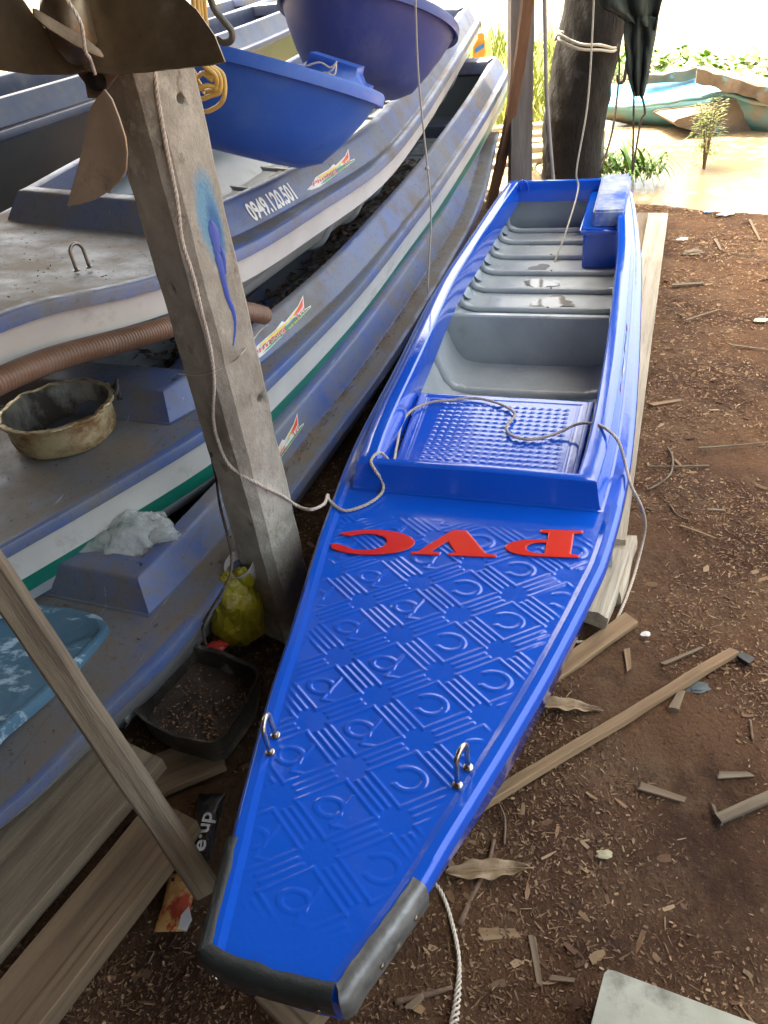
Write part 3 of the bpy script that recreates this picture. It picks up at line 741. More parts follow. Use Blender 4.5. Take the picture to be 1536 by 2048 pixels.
# stickers: flame-shaped label with shop name
s_w=plain('sticker_white',(.75,.72,.66)); s_g=plain('sticker_green',(.03,.33,.13)); s_y=plain('sticker_yellow',(.80,.58,.06)); s_r=plain('sticker_red',(.72,.07,.03)); s_b=plain('sticker_blue',(.2,.45,.65))
def sticker(B,parent,u0,u1,t0,t1,word,part=0.):
    X=lambda q:[(x,y) for x,y in q if True]
    white=[(0,.12),(.06,.0),(.2,-.06),(.32,.0),(.98,.27),(1.0,.36),(.9,.42),(.93,.62),(1.0,1.08),(.86,.80),(.62,.58),(.60,.72),(.48,.58),(.34,.56),(.22,.52),(.12,.26)]
    green=[(.22,.02),(.32,.03),(.965,.29),(.975,.34),(.88,.36),(.3,.12)]
    yel=[(.24,.46),(.36,.50),(.5,.52),(.64,.53),(.82,.70),(.93,.88),(.80,.58),(.66,.44),(.40,.36),(.25,.38)]
    red=[(.82,.50),(.91,.62),(.97,.98),(.86,.74),(.74,.55)]
    red2=[(.02,.12),(.08,.05),(.2,.02),(.30,.10),(.26,.44),(.14,.24)]
    o=B.decal('sticker',poly2d(white,extr=0),u0,u1,t0,t1,s_w,parent,.0012)
    for nm,pl,mt,off in (('sticker_band',green,s_g,.0017),('sticker_flame',yel,s_y,.0017),('sticker_flame',red,s_r,.0019)): B.decal(nm,poly2d(pl,extr=0),u0,u1,t0,t1,mt,o,off)
    def tx(s,x,y,sx,sy,mt,off,sh=.2,bold=.0,slope=.26):
        V,F=text2d(s,1,0,sh,bold); w_=max(v.x for v in V)
        V=[Vector((x+v.x/w_*sx,y+v.y*sy+slope*(v.x/w_*sx),0)) for v in V]
        B.decal('sticker_word',(V,F),u0,u1,t0,t1,mt,o,off)
    for dx,off,mt,bo in ((0,.0022,s_w,.045),(0,.0027,s_r,.012)):
        tx(word[0],.10,.12,.26,.30,mt,off,.2,bo); tx(word[1],.36,.17,.22,.34,mt,off,.2,bo); tx(word[2],.74,.30,.17,.32,mt,off,.1,bo)
    tx('CÀ MAU',.60,.14,.22,.12,s_y,.0024,.1,.01); 
    B.decal('sticker_band',poly2d([(.58,.36),(.70,.40),(.72,.47),(.60,.43)],extr=0),u0,u1,t0,t1,s_b,o,.0021)
u0,_=B3.px(578,372,.03); u1,_=B3.px(688,300,.06); sticker(B3,b3,u0,u1,.10,.86,('Phú','Song','Trí'))
u0,_=B2.px(470,725,.03); u1,_=B2.px(613,600,.05); sticker(B2,b2,u0,u1,.10,.90,('Phú','Song','Trí'))
u0,_=B1.px(505,960,.03); u1,_=B1.px(620,838,.05); sticker(B1,b1,u0,u1,.10,.90,('Phú','Song','Trí'))
V,F=text2d('0949.120.501',1,0,.0,.03); w_=max(v.x for v in V)
u0,_=B3.px(508,432,.03); u1,_=B3.px(577,385,.03); B3.decal('phone_number',([Vector((v.x/w_,v.y*1.25,0)) for v in V],F),u0,u1,.08,.92,plain('number_white',(.85,.85,.8)),b3,.0018)
# scrawled number on the white stripe of B3
def hullpt(B,u,d,off=.0015): 
    h=B.h(u)-.010-.28*max(0,d-(B.lip-.006)); return B.P(u,B.c(u)+h+off,B.z(u)-d)
m_scr=plain('faded_red_marker',(.40,.17,.10),.8)
u0,_=B3.px(615,430,-.06)
V,F=text2d('13',1,0,.1,-.02); mk('scrawl',[hullpt(B3,u0+v.x*.055,.085-v.y*.05) for v in V],F,m_scr,b3,smooth=False)
# mooring eye on B3 and B1 foredecks
staple(B3.P(*B3.px(155,546),.0)+Vector((0,0,B3.z(1.5)+.004)),B3.P(*B3.px(181,541),.0)+Vector((0,0,B3.z(1.52)+.004)),.062,.0045,pm('dull_steel',(.33,.31,.28),(.22,.2,.18),20,rough=.4,metal=.9,bump=.1),b3)
# leaf litter and grit lying in B2 and on the decks
m_leaf=pm('dry_leaf_litter',(.08,.05,.03),(.2,.13,.08),20,rough=.9,bump=.4,island=[(.16,.10,.06),(.09,.055,.035),(.22,.15,.10),(.05,.035,.025),(.28,.2,.14)],spec=.3)
V=[];F=[];rnd=random.Random(11)
def litter(B,n,u0,u1,v0,v1,dz,l0,l1,bumpy=.0):
    for i in range(n):
        u=rnd.uniform(u0,u1); v=B.c(u)+rnd.uniform(v0,v1)*B.h(u); p=B.P(u,v,B.z(u)+dz)
        chip(p.x,p.y,rnd.uniform(l0,l1),rnd.uniform(l0,l1)*.45,rnd.uniform(0,6.28),rnd.uniform(-.4,.4),p.z+rnd.uniform(0,bumpy))
litter(B2,3600,1.7,4.4,-.66,.72,-B2.depth+.03,.012,.05,.06)
tag(mk('leaf_litter',V,F,m_leaf,smooth=False),kind='stuff',label='dry brown leaf litter lying in the open well of the white and green striped boat',cat='leaf litter')
V=[];F=[]
litter(B1,420,1.2,4.6,.76,.90,.002,.002,.010); litter(B2,300,1.3,5.,.80,.95,.002,.002,.008); litter(B2,260,.9,1.5,-.7,.9,.002,.002,.009); litter(B3,300,1.15,1.95,-.8,.9,.003,.002,.009); litter(B3,200,2.,5.,.82,.96,.002,.002,.007); litter(B1,300,.35,1.0,-.6,.9,.002,.002,.010)
for uu in (1.6,1.75,1.9,2.05,2.2,2.4,2.6,2.8):
    for k in range(60):
        u=rnd.gauss(uu,.03); v=B1.c(u)+B1.h(u)*.83+rnd.gauss(0,.008); p=B1.P(u,v,B1.z(u)+.002); chip(p.x,p.y,rnd.uniform(.002,.008),.002,rnd.uniform(0,6.28),0,p.z)
tag(mk('deck_grit',V,F,m_leaf,smooth=False),kind='stuff',label='brown grit and crumbs scattered over the dusty decks of the old boats',cat='grit')
# ------------------------------------------------------------ concrete post
PB=Vector((-.300,1.53,-.1)); nR=Vector((.766,-.643,0)); nL=Vector((-.643,-.766,0)); PW=.125
lean=Vector((-.006,0,1)).normalized()
def blob(N,L,tc,col,mix,ramp,nz):
    # sprayed blue paint test: soft ellipse on the right-hand face, x = across the face, z = up
    sp=N.new('ShaderNodeSeparateXYZ'); L.new(tc.outputs['Object'],sp.inputs[0])
    def M(op,a,b=None):
        n=N.new('ShaderNodeMath'); n.operation=op
        for k,v in enumerate((a,b)):
            if v is None: continue
            if hasattr(v,'links'): L.new(v,n.inputs[k])
            else: n.inputs[k].default_value=v
        return n.outputs[0]
    nn=nz(14,tc.outputs['Object'])
    def spot(cx,cz,rx,rz,lo,hi):
        dx=M('DIVIDE',M('SUBTRACT',sp.outputs[0],cx),rx); dz=M('DIVIDE',M('SUBTRACT',sp.outputs[2],cz),rz)
        d=M('ADD',M('MULTIPLY',dx,dx),M('MULTIPLY',dz,dz)); d=M('ADD',d,M('MULTIPLY',M('SUBTRACT',nn,.5),.9))
        return ramp(d,lo,hi,(1,1,1),(0,0,0))
    face=M('GREATER_THAN',M('MULTIPLY',sp.outputs[1],-1),.0)
    f1=M('MULTIPLY',M('MULTIPLY',spot(*SPOT,.034,.100,.35,1.1),face),.75); c=mix(f1,col,(.10,.32,.50))
    f2=M('MULTIPLY',M('MULTIPLY',spot(SPOT[0]+.008,SPOT[1]-.02,.019,.070,.2,1.0),face),.85); c=mix(f2,c,(.05,.13,.30))
    return c
MP=Matrix((nL*-1,nR*-1,lean)).transposed()   # local x across right face (to the right), y into it
xr=nR.cross(Vector((0,0,1)))*-1
xr=Vector((-nR.y,nR.x,0)); 
if xr.x<0: xr=-xr
yr=-nR; MP=Matrix((xr,yr,lean)).transposed().to_4x4(); MP.translation=PB
def onpost(px,py,off=.0,side=None):
    """world point on the visible post faces for a photo position"""
    best=None
    for nm,n in (('R',nR),('L',nL)):
        if side and nm!=side: continue
        r=ray(px,py); P0=PB+n*PW/2
        nn=n-lean*n.dot(lean); q=atp(px,py,P0,nn); d=(q-CAM).length
        t=(nR if nm=='L' else nL); s=(q-(PB+lean*((q.z-PB.z)/lean.z))).dot(t)
        if side or abs(s)<=PW/2+.006:
            if best is None or d<best[0]: best=(d,q+n*off,nm)
    if best is None: q=atp(px,py,PB+(nR+nL)*PW/2,(nR+nL)); best=(0,q+(nR+nL).normalized()*off,'C')
    return best[1]
sp=MP.inverted()@onpost(418,440,0,'R'); SPOT=(sp.x,sp.z)
m_conc=pm('weathered_concrete',(.30,.27,.21),(.46,.42,.34),9,rough=.92,bump=.9,bscale=55,bdist=.006,
   layers=[((.17,.13,.08),3.5,.50,.72,.95,(1,1,.5),.8),((.62,.57,.46),11,.56,.68,.9,None,.65),((.14,.115,.08),26,.58,.68,.95,(1,1,.6),.7),((.10,.085,.06),160,.66,.70,.9,None,.8),((.16,.15,.12),2.0,.5,.7,.95,(1,1,.3),.7)],hook=blob,spec=.3)
def postmesh():
    w_=PW/2; ch=.014; n=64; H=2.95; V=[];F=[]
    prof=[]
    cs=[(-w_,-w_),(w_,-w_),(w_,w_),(-w_,w_)]
    for i,(cx,cy) in enumerate(cs):
        sx=1 if cx>0 else -1; sy=1 if cy>0 else -1; cc=.020 if i==0 else ch
        a=(cx-sx*0,cy-sy*cc); b=(cx-sx*cc,cy)
        prof+= [a,b] if i in(0,2) else [b,a]
    full=[]
    for a,b in zip(prof,prof[1:]+prof[:1]):
        m=max(1,int(math.dist(a,b)/.02))
        for k in range(m): full.append((a[0]+(b[0]-a[0])*k/m,a[1]+(b[1]-a[1])*k/m))
    K=len(full)
    for i in range(n+1):
        z=H*i/n
        for x,y in full:
            q=Vector((x*14,y*14,z*6)); e=noise.noise_vector(q)*.0022
            cr=abs(abs(x)-w_)<.021 and abs(abs(y)-w_)<.021
            if cr: e+=noise.noise_vector(Vector((x*9,y*9,z*28)))*.0035
            V.append((x+e.x,y+e.y,z))
    for i in range(n):
        for j in range(K): F.append((i*K+j,i*K+(j+1)%K,(i+1)*K+(j+1)%K,(i+1)*K+j))
    F.append(tuple(range(K))); F.append(tuple(n*K+j for j in range(K)))
    return matmesh('concrete_post',V,F,m_conc,MP,ang=26)
post=postmesh(); tag(post,'leaning square concrete post with drilled holes and a sprayed blue paint mark','post')
cs=[]
for (px_,py_,sd_,r) in ((357,197,'R',.0075),(518,797,'R',.0085),(571,914,'R',.0075),(345,578,'L',.0075),(497,1046,'L',.005)):
    q=onpost(px_,py_,0,sd_); n=nR if sd_=='R' else nL
    V,F=tubegeo([q+n*.02,q+n*.004,q-n*.004,q-n*.035],[r*1.25,r*1.2,r,r*.9],14); c_=mk('cutter',V,F,m_conc); fixn(c_); cs.append(c_)
cut(post,cs)
m_drip=pm('blue_paint_drip',(.03,.08,.38),(.04,.1,.42),20,rough=.35,bump=.1)
for pts,r in (([(430,500),(440,535),(452,590),(465,625),(468,655),(464,690)],(.0058,.0016)),([(437,490),(445,515),(448,548)],(.003,.0028)),([(418,440),(428,475),(434,505)],(.008,.006))):
    Q=catmull([onpost(a,b,.0036,'R') for a,b in pts],6); V=[];F=[]; n=len(Q)
    for i,q in enumerate(Q):
        rr=r[0]+(r[1]-r[0])*i/(n-1); rr*=1+.25*noise.noise(Vector((i*.6,r[0]*900,0)))
        rr*=1.5*min(1,.25+i/4.)
        for k in (-1,-.5,0,.5,1): V.append(q+xr*rr*k+nR*(.0018*(1-k*k)))
    for i in range(n-1):
        for k in range(4): F.append((i*5+k,i*5+k+1,i*5+k+6,i*5+k+5))
    mk('paint_drip',V,F,m_drip,post)
# ropes around the post
tag(rope('mooring_rope',[onpost(302,120,.005),onpost(312,200,.005),onpost(330,300,.005),onpost(350,400,.005),onpost(368,480,.005),onpost(382,550,.005),onpost(398,620,.006),onpost(424,690,.006),onpost(432,760,.006),onpost(430,830,.006),onpost(440,880,.006),onpost(465,930,.006),onpost(515,968,.006),onpost(560,990,.006),onpost(590,1010,.008),
   at(622,1019,.42),at(648,1008,.40),at(655,990,.385),at(660,1002,.37),at(690,1021,.366),at(735,1008,.366),at(764,985,.368),at(764,962,.385),at(750,940,.42),at(742,921,.436),
   at(760,905,.434),at(785,925,.38),at(793,895,.36),at(803,850,.352),at(822,822,.354),at(860,805,.354),at(905,800,.354),at(950,796,.354),at(1000,808,.355),at(1030,828,.355),at(1014,852,.355),at(1022,870,.355),at(1060,879,.355),
   at(1110,868,.358),at(1150,850,.375),at(1175,846,.40),at(1205,853,.437),at(1235,880,.437),at(1250,925,.38),at(1262,970,.366),at(1283,1015,.30),at(1290,1055,.12),at(1278,1115,.03),at(1262,1170,.012),at(1240,1225,.012),at(1215,1270,.012),at(1180,1283,.012),at(1140,1284,.014),at(1110,1290,.014)],
   .0042,m_rope),'long twisted pale rope running down the concrete post and across the new blue boat','rope')
tag(rope('thin_string',[onpost(358,747,.002),onpost(400,750,.002),onpost(425,744,.002),onpost(460,725,.003),onpost(490,697,.003),at(520,662,.62),at(535,650,.60)],.0014,m_cord,pitch=9),'thin string looped round the concrete post at mid height','string')
tag(rope('frayed_rope',[at(835,1768,.05),at(862,1762,.012),at(885,1790,.010),at(905,1850,.010),at(918,1920,.010),at(915,1990,.010),at(908,2045,.012),at(905,2075,.014)],.0042,m_rope2,fray=26),'short pale rope with a frayed end on the ground by the bow','rope')
tag(rope('dirty_rope',[onpost(425,905,.005,'L'),at(433,960,.45),at(440,1010,.42),at(455,1070,.38),at(463,1110,.36),at(460,1150,.33),at(440,1190,.30),at(418,1225,.26),at(405,1255,.2),at(412,1290,.15)],.0038,m_rdark),'dark dirty rope hanging down the shaded left side of the concrete post','rope')
# ------------------------------------------------------------ propellers
m_brz=pm('tarnished_bronze',(.17,.125,.07),(.28,.21,.12),6,rough=.36,r2=.55,metal=.85,bump=.15,bscale=14,layers=[((.10,.065,.05),5,.45,.7,.55,None,.8),((.07,.05,.035),60,.66,.72,.7,None,.8),((.38,.32,.22),12,.62,.75,.5,None,.6)])
def blade(name,out,y,mat,parent,th=.004,curve=(0,0,0),n=26,cx=0,cz=0):
    """cast blade: outline in the photo at distance y, given thickness, cup and twist"""
    O_=[aty(a,b,y) for a,b in out]; O_=[(p.x,p.z) for p in O_]
    bm=bmesh.new(); V,F=poly2d(O_,extr=0)
    vs=[bm.verts.new((v.x,v.y,0)) for v in V]
    for f in F:
        try: bm.faces.new([vs[i] for i in f])
        except ValueError: pass
    for _ in range(4): bmesh.ops.subdivide_edges(bm,edges=[e for e in bm.edges if e.calc_length()>.018],cuts=1,use_grid_fill=False); bmesh.ops.triangulate(bm,faces=bm.faces)
    mx=sum(p[0] for p in O_)/len(O_); mz=sum(p[1] for p in O_)/len(O_)
    bm.verts.index_update(); W=[]; kx,kz,tw=curve
    for v in bm.verts:
        X,Z=v.co.x-mx,v.co.y-mz; W.append(Vector((v.co.x,y+kx*X+kz*Z+tw*(X*X+Z*Z)+.0008*noise.noise(Vector((X*60,Z*60,0))),v.co.y)))
    Fc=[tuple(v.index for v in f.verts) for f in bm.faces]; bm.free()
    o=mk(name,W,Fc,mat,parent); fixn(o)
    md=o.modifiers.new('s','SOLIDIFY'); md.thickness=th; md.offset=0
    md=o.modifiers.new('b','BEVEL'); md.width=.001; md.segments=2; md.limit_method='ANGLE'
    return o
YP=1.30
p1=thing('boat_propeller','big tarnished bronze propeller with wide blades hung on the post top','propeller',tuple(aty(150,80,YP)))
blade('blade',[(150,-70),(300,-60),(372,0),(395,18),(434,68),(456,116),(426,124),(360,133),(290,142),(225,148),(180,140),(150,118),(150,40)],YP,m_brz,p1,.004,(-.15,.35,-1.2))
blade('blade',[(-120,40),(-60,-20),(25,-20),(68,38),(150,118),(184,138),(145,147),(70,147),(0,137),(-60,120),(-110,90)],YP+.01,m_brz,p1,.004,(.12,.30,-1.2))
blade('blade',[(68,16),(75,18),(125,50),(172,80),(198,103),(205,114),(203,119),(190,114),(150,92),(100,58),(72,34)],YP-.06,m_brz,p1,.007,(.5,.3,0))
V,F=tubegeo([aty(128,-20,YP+.03),aty(132,30,YP-.02),aty(150,85,YP-.03),aty(153,112,YP-.02)],[.030,.034,.030,.018],20); mk('hub',V,F,m_brz,p1)
m_brz2=pm('pale_worn_bronze',(.30,.215,.14),(.42,.32,.22),7,rough=.5,r2=.65,metal=.35,bump=.2,bscale=16,layers=[((.14,.08,.05),8,.58,.70,.7,(1,1,.5),.8),((.10,.06,.04),70,.66,.71,.8,None,.8)])
p2=thing('boat_propeller','lower bronze propeller with one pointed blade hanging down beside the post','propeller',tuple(aty(193,160,YP+.05)))
blade('blade',[(212,176),(228,195),(243,232),(256,270),(260,300),(258,335),(245,356),(220,380),(190,398),(160,409),(133,414),(140,385),(150,350),(162,300),(172,255),(178,220),(195,195)],YP+.04,m_brz2,p2,.004,(-.35,.15,-1.))
blade('blade',[(140,100),(160,95),(232,100),(250,130),(228,160),(215,178),(196,195),(178,195),(172,165),(150,140)],YP+.055,pm('dull_dark_bronze',(.10,.065,.05),(.15,.10,.07),8,rough=.5,metal=.5,bump=.2),p2,.012,(0,.1,0))
q=aty(193,163,YP+.046); V,F=tubegeo([q+Vector((0,-.006,0)),q+Vector((0,-.004,0)),q+Vector((0,.04,0))],[.0165,.0158,.0150],24,caps=False); hb=mk('hub',V,F,m_brz,p2)
V,F=tubegeo([q+Vector((0,-.0045,0)),q+Vector((0,-.0025,0))],[.0128,.0128],24); mk('hole_disc',V,F,plain('hole_black',(.006,.005,.005),.9),hb)  # black disc painted as the dark inside of the shaft hole
tag(rope('tie_cord',[aty(108,-40,1.2),aty(135,0,1.2),aty(162,48,1.2),aty(170,100,1.22),aty(180,118,1.24),aty(190,148,1.27)],.0026,m_rope2,pitch=9),'pale cord tied through the hole of the lower propeller','cord')
# yellow hose coil and hook beside the post
m_yel=pm('yellow_rubber_hose',(.50,.30,.055),(.62,.40,.09),12,rough=.4,bump=.1,layers=[((.3,.2,.08),15,.6,.75,.7)])
hc=thing('hose_coil','coil of thin yellow hose hung behind the concrete post top','hose',tuple(aty(420,120,1.6)))
for k,(x0,x1,b) in enumerate(((388,428,175),(396,436,195),(402,444,220),(392,420,150),(410,430,185))):
    tube('hose_loop',[aty(x0-6,-60,1.60+.012*k),aty(x0+2,40,1.59+.01*k),aty(x0+14,120,1.585+.008*k),aty(x1+2,150,1.585+.01*k),aty(x1+4,160+(b-150)*.5,1.59),aty(x1-14,b-4,1.59+.006*k),aty(x0+2,b+2,1.60+.01*k),aty(x0-16,b-26,1.63+.01*k)],.0042,m_yel,hc)
tag(tube('iron_hook',[aty(405,-60,1.55),aty(425,10,1.55),aty(446,40,1.55),aty(463,62,1.55),aty(462,80,1.55),aty(448,86,1.555),aty(434,78,1.56)],.0058,pm('dark_iron',(.10,.10,.085),(.16,.15,.13),20,rough=.5,metal=.6,bump=.3)),'bent grey iron hook hanging beside the yellow hose','hook')
# ------------------------------------------------------------ corrugated hose
P=catmull([B3.P(u,B3.c(u)+B3.h(u)+o,B3.z(u)-dz) for u,o,dz in ((.85,-.02,.10),(1.0,.0,.105),(1.2,.012,.118),(1.4,.014,.122),(1.58,.014,.125),(1.72,.012,.13),(1.80,.016,.15),(1.87,.02,.17),(1.93,.03,.20))],40)
Q=resample(P[40:],.0022); V=[];F=[]
rr=[.0245+.0026*math.cos(i*2*PI/4.) for i in range(len(Q))]
tubegeo(Q,rr,20,V,F)
tag(mk('suction_hose',V,F,pm('brown_ribbed_hose',(.20,.11,.065),(.27,.16,.10),6,rough=.3,bump=.05,layers=[((.34,.26,.19),9,.5,.75,.5,None,.6)])),'brown ribbed suction hose lying between two stacked boats','hose')
# ------------------------------------------------------------ tubs
def tub(name,label,rimc,rx,ry,tiltM,hgt,mat,wall=.006,foot=.62,mrim=None):
    """deep round tub: rolled rim, curved wall, flat bottom; local z up, rim at 0"""
    n=72; prof=[(1.045,-.030),(1.045,-.004),(1.03,.004),(1.0,.004),(.985,-.004),(.965,-.08),(.93,-.30*hgt),(.86,-.60*hgt),(.74,-.86*hgt),(foot,-.97*hgt),(foot*.6,-hgt),(0.001,-hgt)]
    inn=[(.0015,-hgt+.012),(foot*.6,-hgt+.012),(foot*.97,-.95*hgt),(.60,-.84*hgt),(.745,-.59*hgt),(.87,-.29*hgt),(.945,-.14*hgt),(.968,-.006)]
    prof2=inn+[(.985,.002),(1.0,.004),(1.03,.004),(1.045,-.004),(1.045,-.030),(1.03,-.03),(1.0,-.018),(.985,-.026),(.965,-.16*hgt),(.90,-.34*hgt),(.775,-.61*hgt),(.63,-.87*hgt),(foot,-.98*hgt),(foot*.6,-hgt),(.001,-hgt)]
    V=[];F=[]; K=len(prof2)
    for i in range(n):
        t=2*PI*i/n
        for r,z in prof2: V.append(Vector((rx*r*math.cos(t),ry*r*math.sin(t),z)))
    for i in range(n):
        for j in range(K-1): F.append((i*K+j,i*K+j+1,((i+1)%n)*K+j+1,((i+1)%n)*K+j))
    M=tiltM; M.translation=rimc
    o=matmesh(name,V,F,mat,M,ang=55); return o
m_tub=pm('bright_blue_plastic',(.03,.11,.50),(.05,.15,.55),2.5,rough=.4,bump=.15,bscale=14,layers=[((.12,.22,.48),3,.5,.72,.5,None,.7),((.02,.04,.22),20,.67,.72,.6,None,.8)])
m_tub2=pm('faded_indigo_plastic',(.04,.06,.23),(.07,.09,.28),2.5,rough=.4,bump=.12,bscale=14,layers=[((.16,.17,.27),4,.5,.7,.5,(1,1,.4),.6),((.04,.03,.06),9,.62,.74,.6,None,.6)])
def tubframe(E,U,R,e=Vector((1,0,0))):
    U=Vector(U).normalized(); x=(e-U*e.dot(U)).normalized(); y=U.cross(x); M=Matrix((x,y,U)).transposed().to_4x4(); return Vector(E)+y*R,M
E1=aty(500,108,2.34); c1,M1=tubframe(E1,(.33,.20,.92),.26)
t1=tub('plastic_tub','',c1,.36,.26,M1,.25,m_tub,foot=.46); tag(t1,'bright blue plastic tub tipped in the topmost boat, nearest the concrete post','tub')
E2=aty(742,-30,3.15); c2,M2=tubframe(E2,(.28,.34,.90),.30)
t2=tub('plastic_tub','',c2,.33,.30,M2,.26,m_tub2,foot=.48); tag(t2,'larger faded indigo plastic tub tipped further back in the topmost boat','tub')
# blue can with cord between the tubs
def rbox(name,cx,dims,rotz,mat,r=.02,parent=None,seg=3,dis=0.,rot=None,subdiv=0):
    bm=bmesh.new(); bmesh.ops.create_cube(bm,size=1)
    for v in bm.verts: v.co=Vector((v.co.x*dims[0],v.co.y*dims[1],v.co.z*dims[2]))
    bmesh.ops.bevel(bm,geom=bm.edges[:],offset=r,segments=seg,affect='EDGES')
    if subdiv: 
        bmesh.ops.subdivide_edges(bm,edges=[e for e in bm.edges if e.calc_length()>max(dims)/6],cuts=subdiv,use_grid_fill=True)
    for v in bm.verts: v.co+=noise.noise_vector(v.co*18+Vector((cx[0],cx[1],0)))*dis
    bm.verts.index_update(); V=[v.co.copy() for v in bm.verts]; F=[tuple(q.index for q in f.verts) for f in bm.faces]; bm.free()
    M=Matrix.Translation(Vector(cx))@(rot.to_4x4() if rot else Matrix.Rotation(rotz,4,'Z'))
    return matmesh(name,V,F,mat,M,parent,ang=50)
jc=rbox('blue_can',aty(665,172,2.95),(.26,.18,.16),-.3,m_tub,.045,dis=.006,rot=Matrix.Rotation(.35,3,'Y')@Matrix.Rotation(-.3,3,'Z')); tag(jc,'blue plastic can lying between the two tubs','can')
tag(tube('tied_cord',[aty(612,132,2.85),aty(640,125,2.84),aty(660,135,2.83),aty(672,128,2.83),aty(668,150,2.82),aty(650,145,2.83),aty(636,152,2.84),aty(662,142,2.82),aty(674,122,2.82)],.0028,m_rope2),'pale cord knotted over the blue can between the tubs','cord')
# ------------------------------------------------------------ battered pan
m_alu=pm('sooty_old_aluminium',(.42,.35,.19),(.58,.50,.30),7,rough=.42,r2=.6,metal=.45,bump=.4,bscale=18,bdist=.008,
   layers=[((.20,.095,.03),7,.44,.60,.75,(1,1,1.5),.9),((.10,.06,.035),14,.60,.70,.8,None,.8),((.66,.63,.52),9,.60,.72,.4,None,.6)])
m_alui=pm('grimy_pan_inside',(.22,.20,.16),(.36,.34,.28),7,rough=.6,metal=.2,bump=.3,layers=[((.05,.035,.025),9,.42,.56,.8,(1,1,.5),.9)])
pc=at(113,812,.575); pan=thing('battered_pan','battered sooty aluminium pan with one dark handle on the dusty foredeck','pan',(pc.x,pc.y,.475))
def panshell(name,prof,mat,par):
    n=120;V=[];F=[];K=len(prof)
    for i in range(n):
        t=2*PI*i/n
        for j,(r,z) in enumerate(prof):
            dn=1+.045*noise.noise(Vector((math.cos(t)*1.6,math.sin(t)*1.6,z*9)))+.02*noise.noise(Vector((math.cos(t)*5,math.sin(t)*5,z*30)))
            if r>.135: dn+=.030*noise.noise(Vector((math.cos(t)*9,math.sin(t)*9,r*70))); zz=z+.010*noise.noise(Vector((math.cos(t)*2.2,math.sin(t)*2.2,3)))+.004*noise.noise(Vector((math.cos(t)*11,math.sin(t)*11,7)))
            else: zz=z+max(0,z-.04)*.2*noise.noise(Vector((math.cos(t)*2.2,math.sin(t)*2.2,3)))
            V.append(Vector((pc.x+r*dn*math.cos(t)*1.04,pc.y+r*dn*math.sin(t)*.96,.475+zz)))
    for i in range(n):
        for j in range(K-1): F.append((i*K+j,i*K+j+1,((i+1)%n)*K+j+1,((i+1)%n)*K+j))
    return auto(fixn(mk(name,V,F,mat,par)),45)
panshell('bowl',[(0,.001),(.10,.001),(.120,.006),(.130,.018),(.133,.04),(.134,.085),(.135,.101),(.137,.104),(.148,.104),(.150,.100),(.148,.096),(.142,.095)],m_alu,pan)
panshell('inside',[(.1345,.102),(.131,.085),(.130,.04),(.126,.02),(.114,.008),(.09,.004),(0,.004)],m_alui,pan)
hq=at(236,748,.585); m_blk=pm('charred_black_handle',(.02,.02,.018),(.06,.055,.05),30,rough=.5,bump=.3)
hb_=pc+Vector((.125,.055,-.004)); tube('handle',[hb_,hb_+Vector((.022,.016,.008)),hb_+Vector((.030,.014,.024)),hb_+Vector((.034,-.010,.026)),hb_+Vector((.034,-.030,.010)),hb_+Vector((.014,-.040,-.004))],.0062,m_blk,pan)
tube('handle_bracket',[hb_+Vector((.026,.008,.018)),hb_+Vector((.026,.0,-.028))],.008,m_blk,pan)
# grime pile beside it
def heap(name,c,rx,ry,h,mat,n=40,rz=0,lab=None,cat=None):
    V=[];F=[]; K=12
    V.append(Vector(c)+Vector((0,0,h)))
    for j in range(1,K):
        for i in range(n):
            t=2*PI*i/n; r=j/(K-1); z=h*(1-r)**1.2+.35*h*noise.noise(Vector((math.cos(t)*r*4,math.sin(t)*r*4,h*90)))*(1-r)
            V.append(Vector(c)+Matrix.Rotation(rz,3,'Z')@Vector((rx*r*math.cos(t)*(1+.2*noise.noise(Vector((math.cos(t)*2,math.sin(t)*2,1)))),ry*r*math.sin(t),z)))
    for i in range(n): F.append((0,1+i,1+(i+1)%n))
    for j in range(K-2):
        for i in range(n): F.append((1+j*n+i,1+(j+1)*n+i,1+(j+1)*n+(i+1)%n,1+j*n+(i+1)%n))
    o=mk(name,V,F,mat); return tag(o,lab,cat)
# ------------------------------------------------------------ bags
def crumple(name,c,r,mat,seed,sub=5,sharp=1.,squash=(1,1,1),parent=None,facet=.10,oc=4,sharp_=True):
    bm=bmesh.new(); bmesh.ops.create_icosphere(bm,subdivisions=sub,radius=1)
    for v in bm.verts:
        d=v.co.normalized(); n1=0;f=1.6;a=1
        for k in range(oc): 
            x=noise.noise(d*f+Vector((seed*3.1+k*7,seed,0))); n1+=a*(1-2*abs(x)) if k>0 else a*x*1.6; f*=2.0;a*=.52
        rr=1+facet*n1*sharp
        v.co=Vector((d.x*squash[0],d.y*squash[1],d.z*squash[2]))*rr*r
        if v.co.z<-.55*r*squash[2]: v.co.z=-.55*r*squash[2]+.2*(v.co.z+.55*r*squash[2])
    bm.verts.index_update(); V=[v.co+Vector(c) for v in bm.verts]; F=[tuple(q.index for q in f.verts) for f in bm.faces]; bm.free()
    o=mk(name,V,F,mat,parent); return auto(o,30) if sharp_ else o
m_bag=pm('clear_plastic_film',(.70,.74,.70),(.86,.88,.85),9,rough=.10,r2=.25,bump=1.,bscale=13,bdist=.03,trans=.2,alpha=.55,coat=.9,layers=[((.10,.07,.05),60,.66,.70,.7,None,.8)])
bag=thing('plastic_bag','crumpled clear white plastic bag in the well of the lowest boat','bag',tuple(at(262,1110,.22)))
crumple('film',at(283,1088,.29),.095,m_bag,3,squash=(1.0,.9,.85),parent=bag,facet=.17,sub=5,oc=3,sharp_=False)
